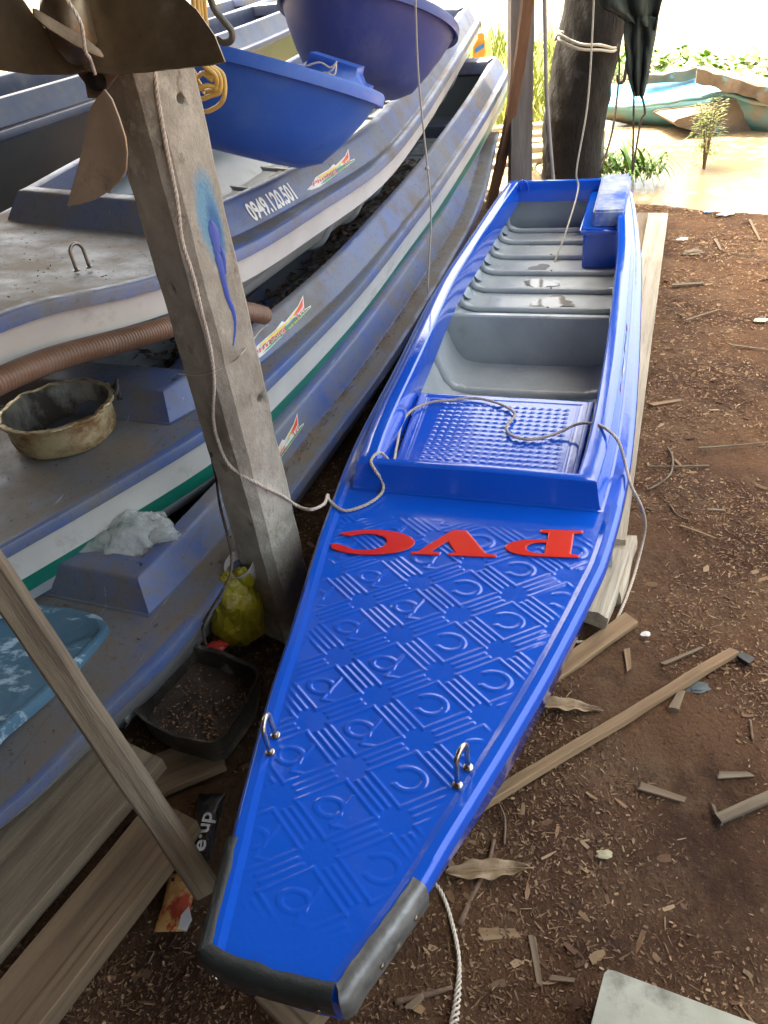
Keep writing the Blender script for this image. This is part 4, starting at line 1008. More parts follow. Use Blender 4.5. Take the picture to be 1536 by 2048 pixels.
crumple('film',at(218,1110,.28),.082,m_bag,8,squash=(1.1,.85,.75),parent=bag,facet=.17,sub=5,oc=3,sharp_=False)
for k,(a,b,s) in enumerate(((300,1052,.035),(250,1075,.03),(325,1075,.032))): crumple('film',at(a,b,.335),s,m_bag,20+k,sub=4,squash=(1.3,.6,.8),parent=bag,facet=.2)
m_ybag=pm('yellow_plastic_film',(.24,.20,.008),(.38,.33,.02),8,rough=.28,bump=.8,bscale=20,bdist=.012,layers=[((.25,.18,.03),7,.6,.75,.5,None,.7)],trans=.15)
yb=thing('plastic_bag','yellow plastic bag slumped on the ground beside the concrete post','bag',tuple(at(470,1270,.0)))
crumple('sack',at(470,1225,.13),.094,m_ybag,5,squash=(.75,.7,1.25),parent=yb,facet=.12)
crumple('handle',at(487,1160,.235),.030,m_ybag,9,sub=4,squash=(.7,.4,1.3),parent=yb,facet=.2)
crumple('handle',at(458,1172,.225),.026,m_ybag,12,sub=4,squash=(.6,.4,1.3),parent=yb,facet=.2)
tag(crumple('red_wrapper',at(435,1292,.10),.016,pm('red_film',(.4,.03,.02),(.5,.05,.03),9,rough=.4),2,sub=3,squash=(1.5,.8,.7),facet=.2),'small red wrapper between the yellow bag and the black tray','wrapper')
m_cup=pm('printed_pale_cup',(.50,.44,.41),(.58,.52,.48),6,rough=.3,bump=0,layers=[((.06,.09,.04),28,.64,.68,.4)])
cq=at(478,1128,.27); cU=Vector((-.25,-.30,.92)).normalized(); cp=thing('drinking_cup','pale leaf-printed cup tilted behind the dirty rope beside the post','cup',tuple(cq-cU*.06))
cx_=cU.cross(Vector((0,1,0))).normalized(); cy_=cU.cross(cx_)
def lathe(name,prof,c,M,mat,parent=None,n=40):
    V=[];F=[];K=len(prof)
    for i in range(n):
        t=2*PI*i/n
        for r,z in prof: V.append(Vector(c)+M@Vector((r*math.cos(t),r*math.sin(t),z)))
    for i in range(n):
        for j in range(K-1): F.append((i*K+j,i*K+j+1,((i+1)%n)*K+j+1,((i+1)%n)*K+j))
    return auto(fixn(mk(name,V,F,mat,parent)),40)
MC=Matrix((cx_,cy_,cU)).transposed()
lathe('cup_wall',[(0,-.062),(.024,-.062),(.030,-.05),(.040,.0),(.0405,.004),(.039,.004),(.028,-.05),(.022,-.058),(0,-.058)],cq,MC,m_cup,cp)
# ------------------------------------------------------------ tray, pipe, package
m_trayo=pm('blackened_tray',(.018,.016,.013),(.06,.052,.042),10,rough=.5,bump=.8,bscale=40,bdist=.006,layers=[((.20,.16,.11),14,.56,.68,.7,None,.8),((.30,.31,.30),7,.62,.67,.5,None,.8),((.10,.07,.045),45,.6,.7,.9)])
m_dirt=pm('black_dirt',(.025,.019,.014),(.07,.05,.035),9,rough=.75,bump=1,bscale=60,bdist=.006,layers=[((.14,.10,.06),50,.62,.7,.9,None,.8)])
rimp=[(271,1404),(290,1375),(333,1330),(377,1292),(398,1292),(470,1314),(505,1328),(514,1345),(500,1390),(470,1440),(442,1470),(417,1482),(390,1480),(345,1466),(300,1448),(277,1428)]
R_=catmull([at(a,b,.115) for a,b in rimp],4,closed=True); cc=sum(R_,Vector())/len(R_)
tray=thing('dirty_tray','blackened rounded tray full of dirt on the ground under the boat edge','tray',(cc.x,cc.y,0))
V=[];F=[];rows=[(1.0,.0),(1.03,.001),(1.03,-.004),(.995,-.012),(.97,-.05),(.93,-.085),(.84,-.105),(.0,-.108)]
inr=[(1.0,.0),(.965,-.004),(.945,-.04),(.91,-.070)]
n=len(R_)
prof=inr[::-1]+rows[1:]
for k,(s_,dz) in enumerate(prof):
    for q in R_:
        e=noise.noise_vector(q*16+Vector((0,0,dz*20)))*.008; V.append(cc+(q-cc)*s_+Vector((0,0,dz))+e)
for k in range(len(prof)-1):
    for i in range(n): F.append((k*n+i,k*n+(i+1)%n,(k+1)*n+(i+1)%n,(k+1)*n+i))
auto(fixn(mk('tray_shell',V,F,m_trayo,tray)),40)
V=[cc+Vector((0,0,-.066))];F=[]
for j in range(1,9):
    for q in R_: p=cc+(q-cc)*(.925*j/8); V.append(p+Vector((0,0,-.066+.008*noise.noise(p*25)+(.035*max(0,(p-cc).dot(Vector((.35,.93,0)))/.11-.1) if j>2 else 0)*.2)))
for i in range(n): F.append((0,1+i,1+(i+1)%n))
for j in range(7):
    for i in range(n): F.append((1+j*n+i,1+(j+1)*n+i,1+(j+1)*n+(i+1)%n,1+j*n+(i+1)%n))
mk('dirt_fill',V,F,m_dirt,tray)
V=[];F=[];rnd=random.Random(21)
for i in range(420):
    q=cc+(R_[rnd.randrange(len(R_))]-cc)*(.88*rnd.random()**.6); chip(q.x,q.y,rnd.uniform(.002,.010),rnd.uniform(.0015,.004),rnd.uniform(0,6.28),rnd.uniform(-.3,.3),cc.z-.060)
tag(mk('dirt_crumbs',V,F,m_chip,tray,smooth=False),kind='stuff')
m_pipe=pm('scuffed_grey_pipe',(.13,.15,.15),(.22,.24,.23),8,rough=.5,bump=.3,layers=[((.45,.44,.42),16,.62,.7,.6,(3,.6,1),.7),((.12,.06,.05),6,.55,.7,.7,None,.7)])
P=[at(232,1440,.10),at(262,1400,.10),at(330,1330,.105),at(400,1255,.11),at(450,1200,.12)]
V,F=tubegeo(catmull(P,8),.030,24,caps=False); nV=len(V)
for i in range(24): V[i]=V[i]+(P[0]-P[1]).normalized()*(.012*noise.noise(Vector((i*.5,0,4)))+ (.02 if 10<i<15 else 0))
V2,F2=tubegeo(catmull(P,8),.0265,24,caps=False); F+= [tuple(i+nV for i in f[::-1]) for f in F2]; V+=V2
for i in range(24): V[nV+i]=V[i]+(V[nV+i]-V[i]).normalized()*.0035; F.append((i,(i+1)%24,nV+(i+1)%24,nV+i))
tag(mk('drain_pipe',V,F,m_pipe),'scuffed grey pipe with a ragged open end under the dusty boat','pipe')
m_pk=pm('glossy_black_foil',(.008,.008,.009),(.015,.015,.016),8,rough=.10,bump=.5,bscale=12,bdist=.02,coat=.5)
def pouch(name,A,B_,wd,h,mat,parent,z0,seed=0,crimp=True):
    A,B_=Vector(A),Vector(B_); d=(B_-A).normalized(); s=Vector((d.y,-d.x,0)); L_=(B_-A).length; V=[];F=[]; nu,nv=26,18
    for side in (0,1):
        for i in range(nu+1):
            for j in range(nv+1):
                a,b=i/nu,j/nv; k=(math.sin(PI*a)**.5)*(math.sin(PI*b)**.6)
                z=z0+h*.5+(h*.5*k*(1 if side==0 else -1))+.003*noise.noise(Vector((a*7,b*4,seed)))*k+(.0006 if side==0 else 0)
                V.append(A+d*(L_*a)+s*(wd*(b-.5)*(1-.10*math.sin(PI*a)**2))+Vector((0,0,z-A.z)))
    m=(nu+1)*(nv+1)
    for i in range(nu):
        for j in range(nv):
            a=i*(nv+1)+j; F.append((a,a+1,a+nv+2,a+nv+1)); F.append((m+a,m+a+nv+1,m+a+nv+2,m+a+1))
    for i in range(nu):
        for j in (0,nv): a=i*(nv+1)+j; F.append((a,a+nv+1,m+a+nv+1,m+a))
    return fixn(mk(name,V,F,mat,parent)),d,s
pk=thing('drink_pouch','glossy black packet with white lettering on the dark ground left of the bow','packet',tuple(at(405,1640,.01)))
pA=at(424,1585,.03); pB=at(392,1718,.03)
po,d_,s_=pouch('foil',pA,pB,.062,.03,m_pk,pk,.012,3)
V,F=text2d('e·up',1,0,.0,.02); w_=max(v.x for v in V)
def ptop(a,b): k=(math.sin(PI*a)**.5)*(math.sin(PI*b)**.6); return .012+.015+.015*k+.006+.003*noise.noise(Vector((a*7,b*4,3)))*k
L_=(pB-pA).length
W=[]
for v in V:
    a=.93-(v.x/w_)*.55; b=.22+v.y*.62
    W.append(Vector((pA.x,pA.y,0))+d_.to_3d()*(L_*a)+s_*(.062*(b-.5))*1+Vector((0,0,ptop(min(max(a,.02),.98),min(max(b,.02),.98)))))
mk('lettering',W,F,plain('label_white',(.75,.75,.72)),po,smooth=False)
pk2=thing('noodle_packet','torn orange and red packet with a white patch under the leaning pole','packet',tuple(at(345,1820,.0)))
m_or=pm('orange_packet_print',(.42,.22,.07),(.55,.33,.12),9,rough=.15,bump=.5,bscale=14,bdist=.015,coat=.4,layers=[((.35,.03,.02),11,.56,.6,.15,(1,1,1),.9),((.03,.02,.03),16,.62,.66,.2)])
po2,_,_=pouch('foil',at(368,1745,.02),at(340,1862,.02),.066,.022,m_or,pk2,.006,8)
mk('white_patch',[at(378,1812,.036),at(384,1840,.034),at(372,1862,.03),at(356,1858,.032),at(362,1830,.036)],[(0,1,2,3,4)],plain('packet_white',(.65,.65,.66)),po2,smooth=False)
# ------------------------------------------------------------ old pale blue lid on the lowest boat
m_pbl=pm('scuffed_pale_blue_lid',(.055,.13,.19),(.09,.18,.25),3,rough=.35,bump=.3,layers=[((.38,.52,.60),9,.54,.60,.5,(1,2.4,1),.9),((.16,.14,.11),9,.60,.74,.8,None,.6),((.03,.08,.3),5,.66,.7,.4)])
def slabpoly(name,pts,z0,z1,mat,parent=None,inset=.012,n=4,dip=.0):
    Q=[Vector(p) for p in pts]; c=sum(Q,Vector())/len(Q); m=len(Q); V=[];F=[]
    rows=[(1.0,z0),(1.0,z1-.006),(.985,z1-.001),(.965,z1),(.90,z1),(.86,z1-dip),(.0,z1-dip)]
    for s,z in rows:
        for q in Q: V.append(Vector((c.x+(q.x-c.x)*s,c.y+(q.y-c.y)*s,z+.0015*noise.noise(q*12))))
    for k in range(len(rows)-1):
        for i in range(m): F.append((k*m+i,k*m+(i+1)%m,(k+1)*m+(i+1)%m,(k+1)*m+i))
    F.append(tuple(range(m)))
    return auto(fixn(mk(name,V,F,mat,parent)),40)
lidp=catmull([at(208,1243,.255),at(214,1262,.255),at(170,1312,.255),at(90,1390,.255),at(0,1466,.255),at(-90,1560,.255),at(-200,1500,.255),at(-120,1300,.255),at(0,1208,.255),at(70,1211,.255),at(150,1220,.255),at(195,1232,.255)],3,closed=True)
tag(slabpoly('fibreglass_lid',lidp,.232,.262,m_pbl,dip=.005),'scuffed pale blue fibreglass lid lying on the lowest boat foredeck','lid')
# ------------------------------------------------------------ timber
m_w1=pm('weathered_grey_timber',(.12,.092,.06),(.22,.175,.115),7,rough=.85,bump=.8,bscale=12,bdist=.008,stretch=(.35,3,3),layers=[((.09,.065,.045),6,.55,.75,.9,(.3,3,3),.8),((.34,.29,.22),30,.66,.72,.9,(.4,3,3),.6),((.06,.045,.03),13,.50,.66,.95,(.12,6,6),.6)])
m_w2=pm('brown_plank',(.13,.088,.05),(.22,.155,.09),6,rough=.7,bump=.6,bscale=12,bdist=.006,stretch=(.35,3,3),layers=[((.10,.065,.04),5,.55,.75,.8,(.3,3,3),.8),((.38,.28,.18),26,.64,.7,.9,(.3,4,4),.6),((.05,.032,.02),13,.52,.66,.9,(.12,6,6),.65)])
m_w3=pm('pale_dry_plank',(.34,.29,.21),(.48,.42,.32),6,rough=.85,bump=.8,bscale=14,bdist=.006,stretch=(.3,4,4),layers=[((.20,.15,.10),7,.56,.72,.9,(.25,4,4),.85),((.13,.09,.06),90,.66,.70,.9,(.2,1,1),.7),((.16,.12,.08),14,.52,.66,.95,(.12,6,6),.6)])
m_w4=pm('red_brown_lath',(.20,.12,.06),(.31,.21,.11),8,rough=.8,bump=.7,bscale=14,bdist=.005,stretch=(.3,4,4),layers=[((.30,.13,.07),12,.56,.7,.9,(.3,4,4),.7),((.08,.05,.035),8,.6,.75,.9,(.3,4,4),.7)])
def bm_(name,A,B,wd,ht,mat,lab,cat,grp=None,**k): return tag(beam(name,A,B,wd,ht,mat,**k),lab,cat,grp)
def edgeline(a,b,off,z):
    A,B=at(*a,z),at(*b,z); d=(B-A).normalized(); p=Vector((-d.y,d.x,0)); return A+p*off,B+p*off
pole=bm_('leaning_pole',CAM+ray(-120,985).normalized()*1.30,at(412,1775,.10),.046,.040,m_w1,'squared wooden pole leaning across the lower left corner','pole',roll=.5,bev=.006,rough=.003,seed=2)
bm_('plank',*edgeline((-60,1985),(330,1528),.115,.085),.23,.035,m_w1,'wide weathered grey plank under the edge of the lowest boat','plank',roll=0,rough=.003,seed=4)
bm_('plank',*edgeline((60,2098),(400,1655),.062,.06),.124,.05,m_w2,'brown plank in the lower left corner, beside the wide grey plank','plank',rough=.002,seed=6)
bm_('plank',at(300,1560,.02),at(440,1500,.02),.11,.02,m_w2,'short pale board end lying flat under the blackened tray','board',rough=.004,ragged=.02,seed=7)
bm_('plank',at(1316,432,.045),at(1213,1085,.045),.105,.035,m_w3,'long pale plank on the ground along the right side of the new boat','plank',rough=.002,ragged=.01,seed=8)
bm_('plank',at(1286,430,.03),at(1272,560,.03),.07,.03,m_w1,'short grey plank between the new boat stern and the long pale plank','plank',rough=.004,ragged=.02,seed=9)
bm_('support_block',at(1226,1108,.052),at(1182,1238,.052),.085,.05,m_w3,'rotten timber block propping the right side of the new boat','block',rough=.006,bev=.006,ragged=.03,seed=10)
bm_('support_block',at(1240,1082,.022),at(1205,1195,.022),.10,.038,m_w3,'split lower timber sticking out under the propping block','block',rough=.006,bev=.006,ragged=.03,seed=12)
bm_('lath',at(1262,1238,.012),at(1075,1372,.010),.045,.018,m_w4,'thin brown board disappearing under the right side of the new boat','board',rough=.002,seed=13)
bm_('lath',at(1468,1303,.018),at(900,1645,.016),.026,.018,m_w4,'long reddish lath slanting across the ground from the bow to the right','lath',rough=.0025,ragged=.01,seed=14,roll=.25)
bm_('lath',at(1545,1592,.012),at(1435,1638,.012),.022,.014,m_w1,'short grey lath at the right edge of the picture','lath',rough=.002,seed=15)
bm_('support_block',at(560,1960,.04),at(640,2040,.04),.10,.05,m_w2,'pale wood block on the ground under the black bow strip','block',rough=.006,seed=33)
# concrete slab
sl_=[at(1215,1938,.10),at(1228,1940,.10),at(1540,2056,.10),at(1700,2500,.10),at(1100,2500,.10),at(1176,2070,.10),at(1208,1945,.10)]
m_slab=pm('pale_concrete_slab',(.36,.36,.28),(.50,.50,.41),6,rough=.8,bump=.3,bscale=40,bdist=.003,layers=[((.17,.17,.13),7,.50,.66,.8,None,.85),((.14,.13,.10),60,.68,.72,.9,None,.6)])
V=[];F=[];m=len(sl_)
for z,k in ((.0,1),(.094,1),(.1,.992)):
    c=sum(sl_,Vector())/m
    for q in sl_: V.append(Vector((c.x+(q.x-c.x)*k,c.y+(q.y-c.y)*k,z)))
for r in range(2):
    for i in range(m): F.append((r*m+i,r*m+(i+1)%m,(r+1)*m+(i+1)%m,(r+1)*m+i))
F.append(tuple(2*m+i for i in range(m)))
tag(fixn(mk('concrete_slab',V,F,m_slab,smooth=False)),'corner of a pale greenish concrete slab at the lower right edge','slab')
# ------------------------------------------------------------ loose scraps one can point at
def scrap(A,B,wd,th,mat,lab,name='wood_scrap',cat='wood scrap',tp=.7,sd=1): 
    return bm_(name,at(*A,.006+th/2),at(*B,.006+th/2),wd,th,mat,lab,cat,'wood scraps on the ground',rough=.0025,taper=tp,ragged=.012,seed=sd,bev=.0012,seg=8)
SC=[((1252,1298),(1258,1340),.016,.005,m_w4,'brown scrap standing lengthwise above the long lath, left of the thin offcut'),
((1325,1328),(1405,1294),.009,.006,m_w2,'thin tan offcut just above the long lath'),
((1278,1572),(1368,1600),.019,.006,m_w2,'tan scrap with pointed end below the middle of the long lath'),
((1345,1420),(1362,1385),.022,.014,m_w2,'thick little block touching the underside of the long lath'),
((1436,1550),(1505,1548),.017,.004,m_w1,'grey curved bark scrap near the right edge'),
((1424,1608),(1442,1650),.008,.005,m_w1,'dark narrow scrap beside the short grey lath'),
((1345,570),(1408,566),.020,.010,m_w1,'dark short batten right of the long pale plank'),
((1372,640),(1440,618),.009,.005,m_w2,'thin tan stick in the upper right of the ground'),
((1300,810),(1362,800),.018,.006,m_w4,'orange brown scrap beside the long pale plank'),
((960,1868),(1036,1866),.024,.004,m_w4,'dark red rounded offcut near the frayed rope'),
((1062,1870),(1080,1972),.014,.004,m_w2,'long thin brown sliver left of the concrete slab'),
((884,1708),(905,1735),.018,.010,m_w4,'small brown chunk beside the dry leaf under the bow'),
((820,2016),(845,1992),.014,.010,m_w2,'short round brown stub by the frayed rope'),
((1415,1018),(1450,1020),.009,.004,m_w2,'small pale chip right of the rope loop'),
((1360,1050),(1430,1076),.007,.004,m_w4,'brown sliver right of the rope on open ground'),
((1500,440),(1520,480),.016,.005,m_w2,'tan scrap near the bank at the right edge'),
((1430,478),(1442,500),.018,.006,m_w2,'small upright tan chip near the bank'),
((1460,690),(1536,700),.010,.005,m_w1,'grey stick at the right edge, halfway up'),
((1400,895),(1540,885),.007,.006,m_w1,'long thin grey twig reaching the right edge'),
((1285,985),(1420,930),.000,.0,None,''),
((1100,1955),(1150,1960),.010,.004,m_w2,'slim tan scrap left of the slab corner'),
((1500,1325),(1475,1310),.026,.016,m_rub,'black lump at the far end of the long lath')]
for i,(A,B,wd,th,mt,lab) in enumerate(SC):
    if mt: scrap(A,B,wd,th,mt,lab,sd=40+i)
m_tw=pm('brown_twig',(.13,.08,.05),(.22,.14,.09),30,rough=.85,bump=.5)
def twig(P,r,lab,z=.008,mat=None): tag(tube('twig',[at(a,b,z) for a,b in P],r,mat or m_tw,k=7),lab,'twig','twigs on the ground')
twig([(1335,895),(1345,915),(1342,945),(1322,965),(1295,980)],(.004,.003),'curved grey twig beside the long pale plank',mat=m_w1)
twig([(1290,933),(1350,933),(1418,931)],(.0035,.003),'straight thin twig crossing the curved one beside the plank',mat=m_w1)
twig([(988,1680),(975,1730),(950,1780),(918,1850)],(.004,.0065),'dark twig lying across the dry leaf by the bow')
twig([(1000,1610),(1010,1640),(1008,1690)],(.002,.003),'thin twig running down from the lath near the bow')
twig([(790,2005),(850,1990),(905,1975)],(.006,.004),'dark stick left of the frayed rope end')
twig([(1340,1010),(1355,1030),(1380,1040)],(.003,.002),'small hooked twig on the open ground')
twig([(1500,1440),(1505,1480)],(.003,.003),'short twig near the right edge under the lath end')
m_lf=pm('dry_leaf',(.26,.18,.10),(.40,.29,.17),14,rough=.6,bump=.4,layers=[((.18,.11,.06),12,.58,.7,.7,None,.8)])
def leaf(A,B,wd,lab,curl=.02,sd=0):
    A,B=at(*A,.012),at(*B,.012); d=B-A; L_=d.length; d=d.normalized(); s=Vector((d.y,-d.x,0)); V=[];F=[];nu,nv=24,8
    for i in range(nu+1):
        a=i/nu; ww=wd*math.sin(PI*a**.9)**.8+.0008
        for j in range(nv+1):
            b=j/nv*2-1; V.append(A+d*(L_*a)+s*(ww*b*(.5+.06*math.sin(a*25+sd)))+Vector((0,0,.010*abs(b)+curl*.5*math.sin(a*3+sd)*(a)+.003*math.sin(a*22)*abs(b)+.004*noise.noise(Vector((a*5,b*2,sd))))))
    for i in range(nu):
        for j in range(nv): F.append((i*(nv+1)+j,i*(nv+1)+j+1,(i+1)*(nv+1)+j+1,(i+1)*(nv+1)+j))
    t=thing('dry_leaf',lab,'leaf',tuple(A),'dry leaves beside the new boat')
    o=mk('blade',V,F,m_lf,t); md=o.modifiers.new('s','SOLIDIFY'); md.thickness=.0006
    tube('midrib',[A+Vector((0,0,.004)),A+d*(L_*.5)+Vector((0,0,.006+curl*.25*math.sin(1.5+sd))),A+d*L_*1.05+Vector((0,0,.006+curl*.5*math.sin(3+sd)))],.0011,m_lf,t)
leaf((1062,1408),(1200,1420),.034,'curled dry leaf between the boat edge and the long lath',.02,1)
leaf((890,1748),(1060,1738),.040,'pale dry leaf under a twig close to the bow guard',.012,.3)
m_scr1=plain('white_scrap',(.7,.7,.66),.6)
for (a,b,s,lab,mt) in ((1291,1268,.009,'small white and red paper scrap below the rope loop',m_scr1),(1522,640,.020,'pale yellowish crumpled flower at the right edge',pm('cream',(.55,.52,.3),(.65,.62,.4),9)),(1418,423,.020,'small blue plastic piece on the bank edge',plain('pale_blue_plastic',(.25,.38,.5),.4)),(1453,428,.030,'white litter scrap on the bank edge',m_scr1),(1365,478,.020,'white scrap near the end of the long plank',m_scr1),(1208,1708,.011,'cream crumpled scrap right of the dry leaf',pm('cream2',(.36,.32,.18),(.45,.40,.25),9)),(1395,1375,.018,'dark bluish stone below the long lath',pm('dark_stone',(.05,.07,.075),(.09,.11,.11),9,rough=.6)),(1385,505,.035,'grey clump of ash and fibres right of the plank end',m_w1)):
    tag(crumple('litter_piece',at(a,b,.008),s,mt,a*.01,sub=3,squash=(1.2,.7,.22),facet=.35),lab,'litter','litter on the ground')
# leaves lying inside the new boat
for k,(a,b,l,lab) in enumerate(((1040,468,.09,'dark wet leaf at the far end inside the new boat'),(1020,497,.06,'small brown leaf left inside the new boat'),(1070,585,.04,'tiny leaf by the bulkhead inside the new boat'),(1185,583,.07,'dark leaf at the right side inside the new boat'))):
    q=at(a,b,.085); V=[];F=[];nu=10
    for i in range(nu+1):
        t=i/nu; ww=l*.2*math.sin(PI*t)+.001
        for s in (-1,0,1): V.append(q+Vector(((t-.5)*l,s*ww+.01*math.sin(t*4),.006+.004*abs(s)+.004*math.sin(t*7+k))))
    for i in range(nu):
        for j in (0,1): F.append((i*3+j,i*3+j+1,i*3+j+4,i*3+j+3))
    tag(mk('wet_leaf',V,F,pm('wet_leaf_brown',(.07,.04,.025),(.12,.07,.04),20,rough=.5)),lab,'leaf','wet leaves inside the new boat')
# ------------------------------------------------------------ behind the boats
def leaf3(p,d,wd,L_,V,F,k=4,droop=.3,up=.9):
    d=Vector(d).normalized(); s=Vector((d.y,-d.x,0)); s=s.normalized() if s.length>1e-3 else Vector((1,0,0)); b=len(V)
    for i in range(k+1):
        t=i/k; c=p+d*(L_*t)+Vector((0,0,-droop*L_*t*t)); w_=wd*math.sin(PI*min(.98,.12+.86*t))
        V.append(c-s*w_); V.append(c+s*w_)
    for i in range(k): F.append((b+2*i,b+2*i+1,b+2*i+3,b+2*i+2))
m_bark=pm('dark_bark',(.006,.005,.0035),(.018,.015,.011),7,rough=.95,bump=1.,bscale=30,bdist=.02,stretch=(1,1,.45),layers=[((.035,.03,.022),9,.60,.75,.95,(1,1,.6),.6)])
tr=thing('tree_trunk','thick dark tree trunk leaning right behind the stern of the new boat','tree',tuple(at(1150,350,0)))
C0=aty(1140,420,5.42); C1=aty(1145,300,5.42); C2=aty(1158,180,5.42); C3=aty(1178,80,5.42); C4=aty(1205,-40,5.42); C5=aty(1240,-230,5.45)
Q=catmull([C0-Vector((0,0,.2)),C0,C1,C2,C3,C4,C5],12); V=[];F=[]; n=len(Q)
V,F=tubegeo(Q,[.235,.215]+[.20-.02*i/n for i in range(n-2)],36)
for i,v in enumerate(V):
    q=Q[min(i//36,n-1)]; d=(v-q); V[i]=q+d*(1+.16*noise.noise(v*3.5)+.06*noise.noise(v*11))
mk('trunk',V,F,m_bark,tr)
rnd=random.Random(9); V=[];F=[]
for k in range(26):
    cx,cy,cz=rnd.uniform(.9,3.0),rnd.uniform(5.2,7.4),rnd.uniform(3.5,5.2)
    for i in range(170):
        d=Vector((rnd.gauss(0,1),rnd.gauss(0,1),rnd.gauss(0,.6)))*.26; a=rnd.uniform(0,6.28)
        leaf3(Vector((cx,cy,cz))+d,(math.cos(a),math.sin(a),rnd.uniform(-.6,.5)),rnd.uniform(.02,.035),rnd.uniform(.08,.14),V,F,2,.3)
mk('added_crown',V,F,pm('dark_foliage',(.03,.06,.012),(.06,.10,.02),4,rough=.5,bump=0),tr)  # unseen foliage added to break up the sky mirrored in the deck
Q=catmull([C5,Vector((2.1,5.9,3.2)),Vector((2.0,6.4,4.6))],8); V,F=tubegeo(Q,[.15-.11*i/len(Q) for i in range(len(Q))],14); mk('limb',V,F,m_bark,tr)
Q=catmull([C3,aty(1222,20,5.4),aty(1262,-60,5.35),aty(1300,-200,5.3)],8); V,F=tubegeo(Q,[.12]*len(Q),20); V=[v+noise.noise_vector(v*6)*.015 for v in V]; mk('limb',V,F,m_bark,tr)
for k in range(2): tube('lashing',[aty(1118,62+k*10,5.16),aty(1122,70+k*12,5.12),aty(1160,88+k*10,5.10),aty(1200,90+k*10,5.14),aty(1228,96+k*6,5.24),aty(1236,88,5.4)],.008,m_cord,tr)
tube('lashing',[aty(1110,80,5.2),aty(1118,66,5.15),aty(1126,64,5.12)],.008,m_cord,tr)
m_wp=pm('weathered_post_wood',(.13,.115,.10),(.22,.20,.17),5,rough=.85,bump=.5,bscale=14,stretch=(.4,3,3),layers=[((.08,.07,.06),6,.6,.75,.9,(.3,3,3),.7)])
bm_('wooden_post',aty(1039,420,4.85),aty(1043,-200,4.85),.125,.10,m_wp,'upright grey wooden post left of the tree trunk behind the stern','post',rough=.003,seed=21,roll=PI/2*0)
bm_('leaning_stick',at(980,415,.0)-Vector((0,0,.0)),aty(1062,-60,4.5),.060,.03,pm('brown_stick',(.14,.07,.035),(.2,.11,.055),8,rough=.7,bump=.4,stretch=(.4,3,3)),'brown batten leaning against the grey wooden post','batten',rough=.004,seed=22,bow=.03)
tag(tube('hanging_rope',[aty(829,-80,2.62),aty(835,120,2.60),aty(845,240,2.6),aty(855,335,2.6),aty(862,430,2.6),aty(855,588,2.6)],.0030,m_cord),'thin cord hanging over the stacked boats to the new boat edge','cord')
tag(crumple('cord_knot',aty(854,337,2.6),.0075,m_cord,4,sub=2,facet=.2),'small knot halfway down the hanging cord','knot')
tag(tube('hanging_rope',[aty(1190,-80,3.9),aty(1185,60,3.88),aty(1175,210,3.85),aty(1153,340,3.82),aty(1156,380,3.80),aty(1130,470,3.55),HB.P(3.10,.00,.10),at(1165,530,.09),at(1205,540,.10),at(1222,560,.12),at(1218,585,.11)],.0042,m_cord),'pale cord hanging down into the well of the new boat','cord')
tag(tube('grey_cable',[aty(1088,-80,4.7),aty(1091,100,4.7),aty(1094,200,4.68),aty(1105,345,4.62),aty(1110,380,4.6)],.0115,pm('grey_cable_skin',(.25,.23,.21),(.33,.3,.27),9,rough=.7,bump=.2)),'straight grey cable hanging between the wooden post and the trunk','cable')
tag(tube('hanging_rope',[aty(1236,88,5.0),aty(1238,150,5.0),aty(1225,260,4.9),aty(1200,345,4.8)],.0065,m_rdark),'dark cord hanging from the lashing on the trunk','cord')
# cloth
m_cl=pm('dark_green_cloth',(.018,.026,.020),(.045,.058,.045),10,rough=.95,bump=.5,bscale=60,sheen=.3,stretch=(3,3,.5))
def cloth(name,L_,R_,y,parent,seed,fold=.045):
    n=len(L_);V=[];F=[];K=28; Lc=catmull([Vector((a,b,0)) for a,b in L_],6); Rc=catmull([Vector((a,b,0)) for a,b in R_],6)
    for i,(l,r) in enumerate(zip(Lc,Rc)):
        for j in range(K+1):
            t=j/K; px_=l.x+(r.x-l.x)*t; py_=l.y+(r.y-l.y)*t
            if i==len(Lc)-1: py_+=10*noise.noise(Vector((t*7,seed,0)))
            V.append(aty(px_,py_,y+fold*math.sin(t*PI*5+seed+.3*math.sin(i*.3))+.02*noise.noise(Vector((t*8,i*.2,seed)))))
    m=len(Lc)
    for i in range(m-1):
        for j in range(K): F.append((i*(K+1)+j,i*(K+1)+j+1,(i+1)*(K+1)+j+1,(i+1)*(K+1)+j))
    o=mk(name,V,F,m_cl,parent); md=o.modifiers.new('s','SOLIDIFY'); md.thickness=.004; return o
ct=thing('hanging_cloth','dark green torn cloth hanging from the tree, tapering to frayed cords','cloth',tuple(aty(1275,190,4.7)))
cloth('cloth_sheet',[(1198,-80),(1196,-20),(1202,14),(1232,30),(1248,40)],[(1335,-80),(1330,-20),(1322,12),(1316,38),(1312,60)],4.66,ct,1,.03)
cloth('cloth_tail',[(1250,24),(1247,70),(1252,110),(1255,150),(1266,192)],[(1316,35),(1310,75),(1303,112),(1297,150),(1287,192)],4.67,ct,4,.018)
tube('frayed_cord',[aty(1268,185,4.66),aty(1267,240,4.66),aty(1266,300,4.64),aty(1264,348,4.62)],.006,m_rdark,ct); tube('frayed_cord',[aty(1283,186,4.66),aty(1290,225,4.66),aty(1282,240,4.66),aty(1272,300,4.64),aty(1266,340,4.62)],.006,m_rdark,ct)
tube('frayed_cord',[aty(1254,120,4.67),aty(1248,160,4.67),aty(1238,165,4.67),aty(1235,150,4.67)],.009,m_rdark,ct)
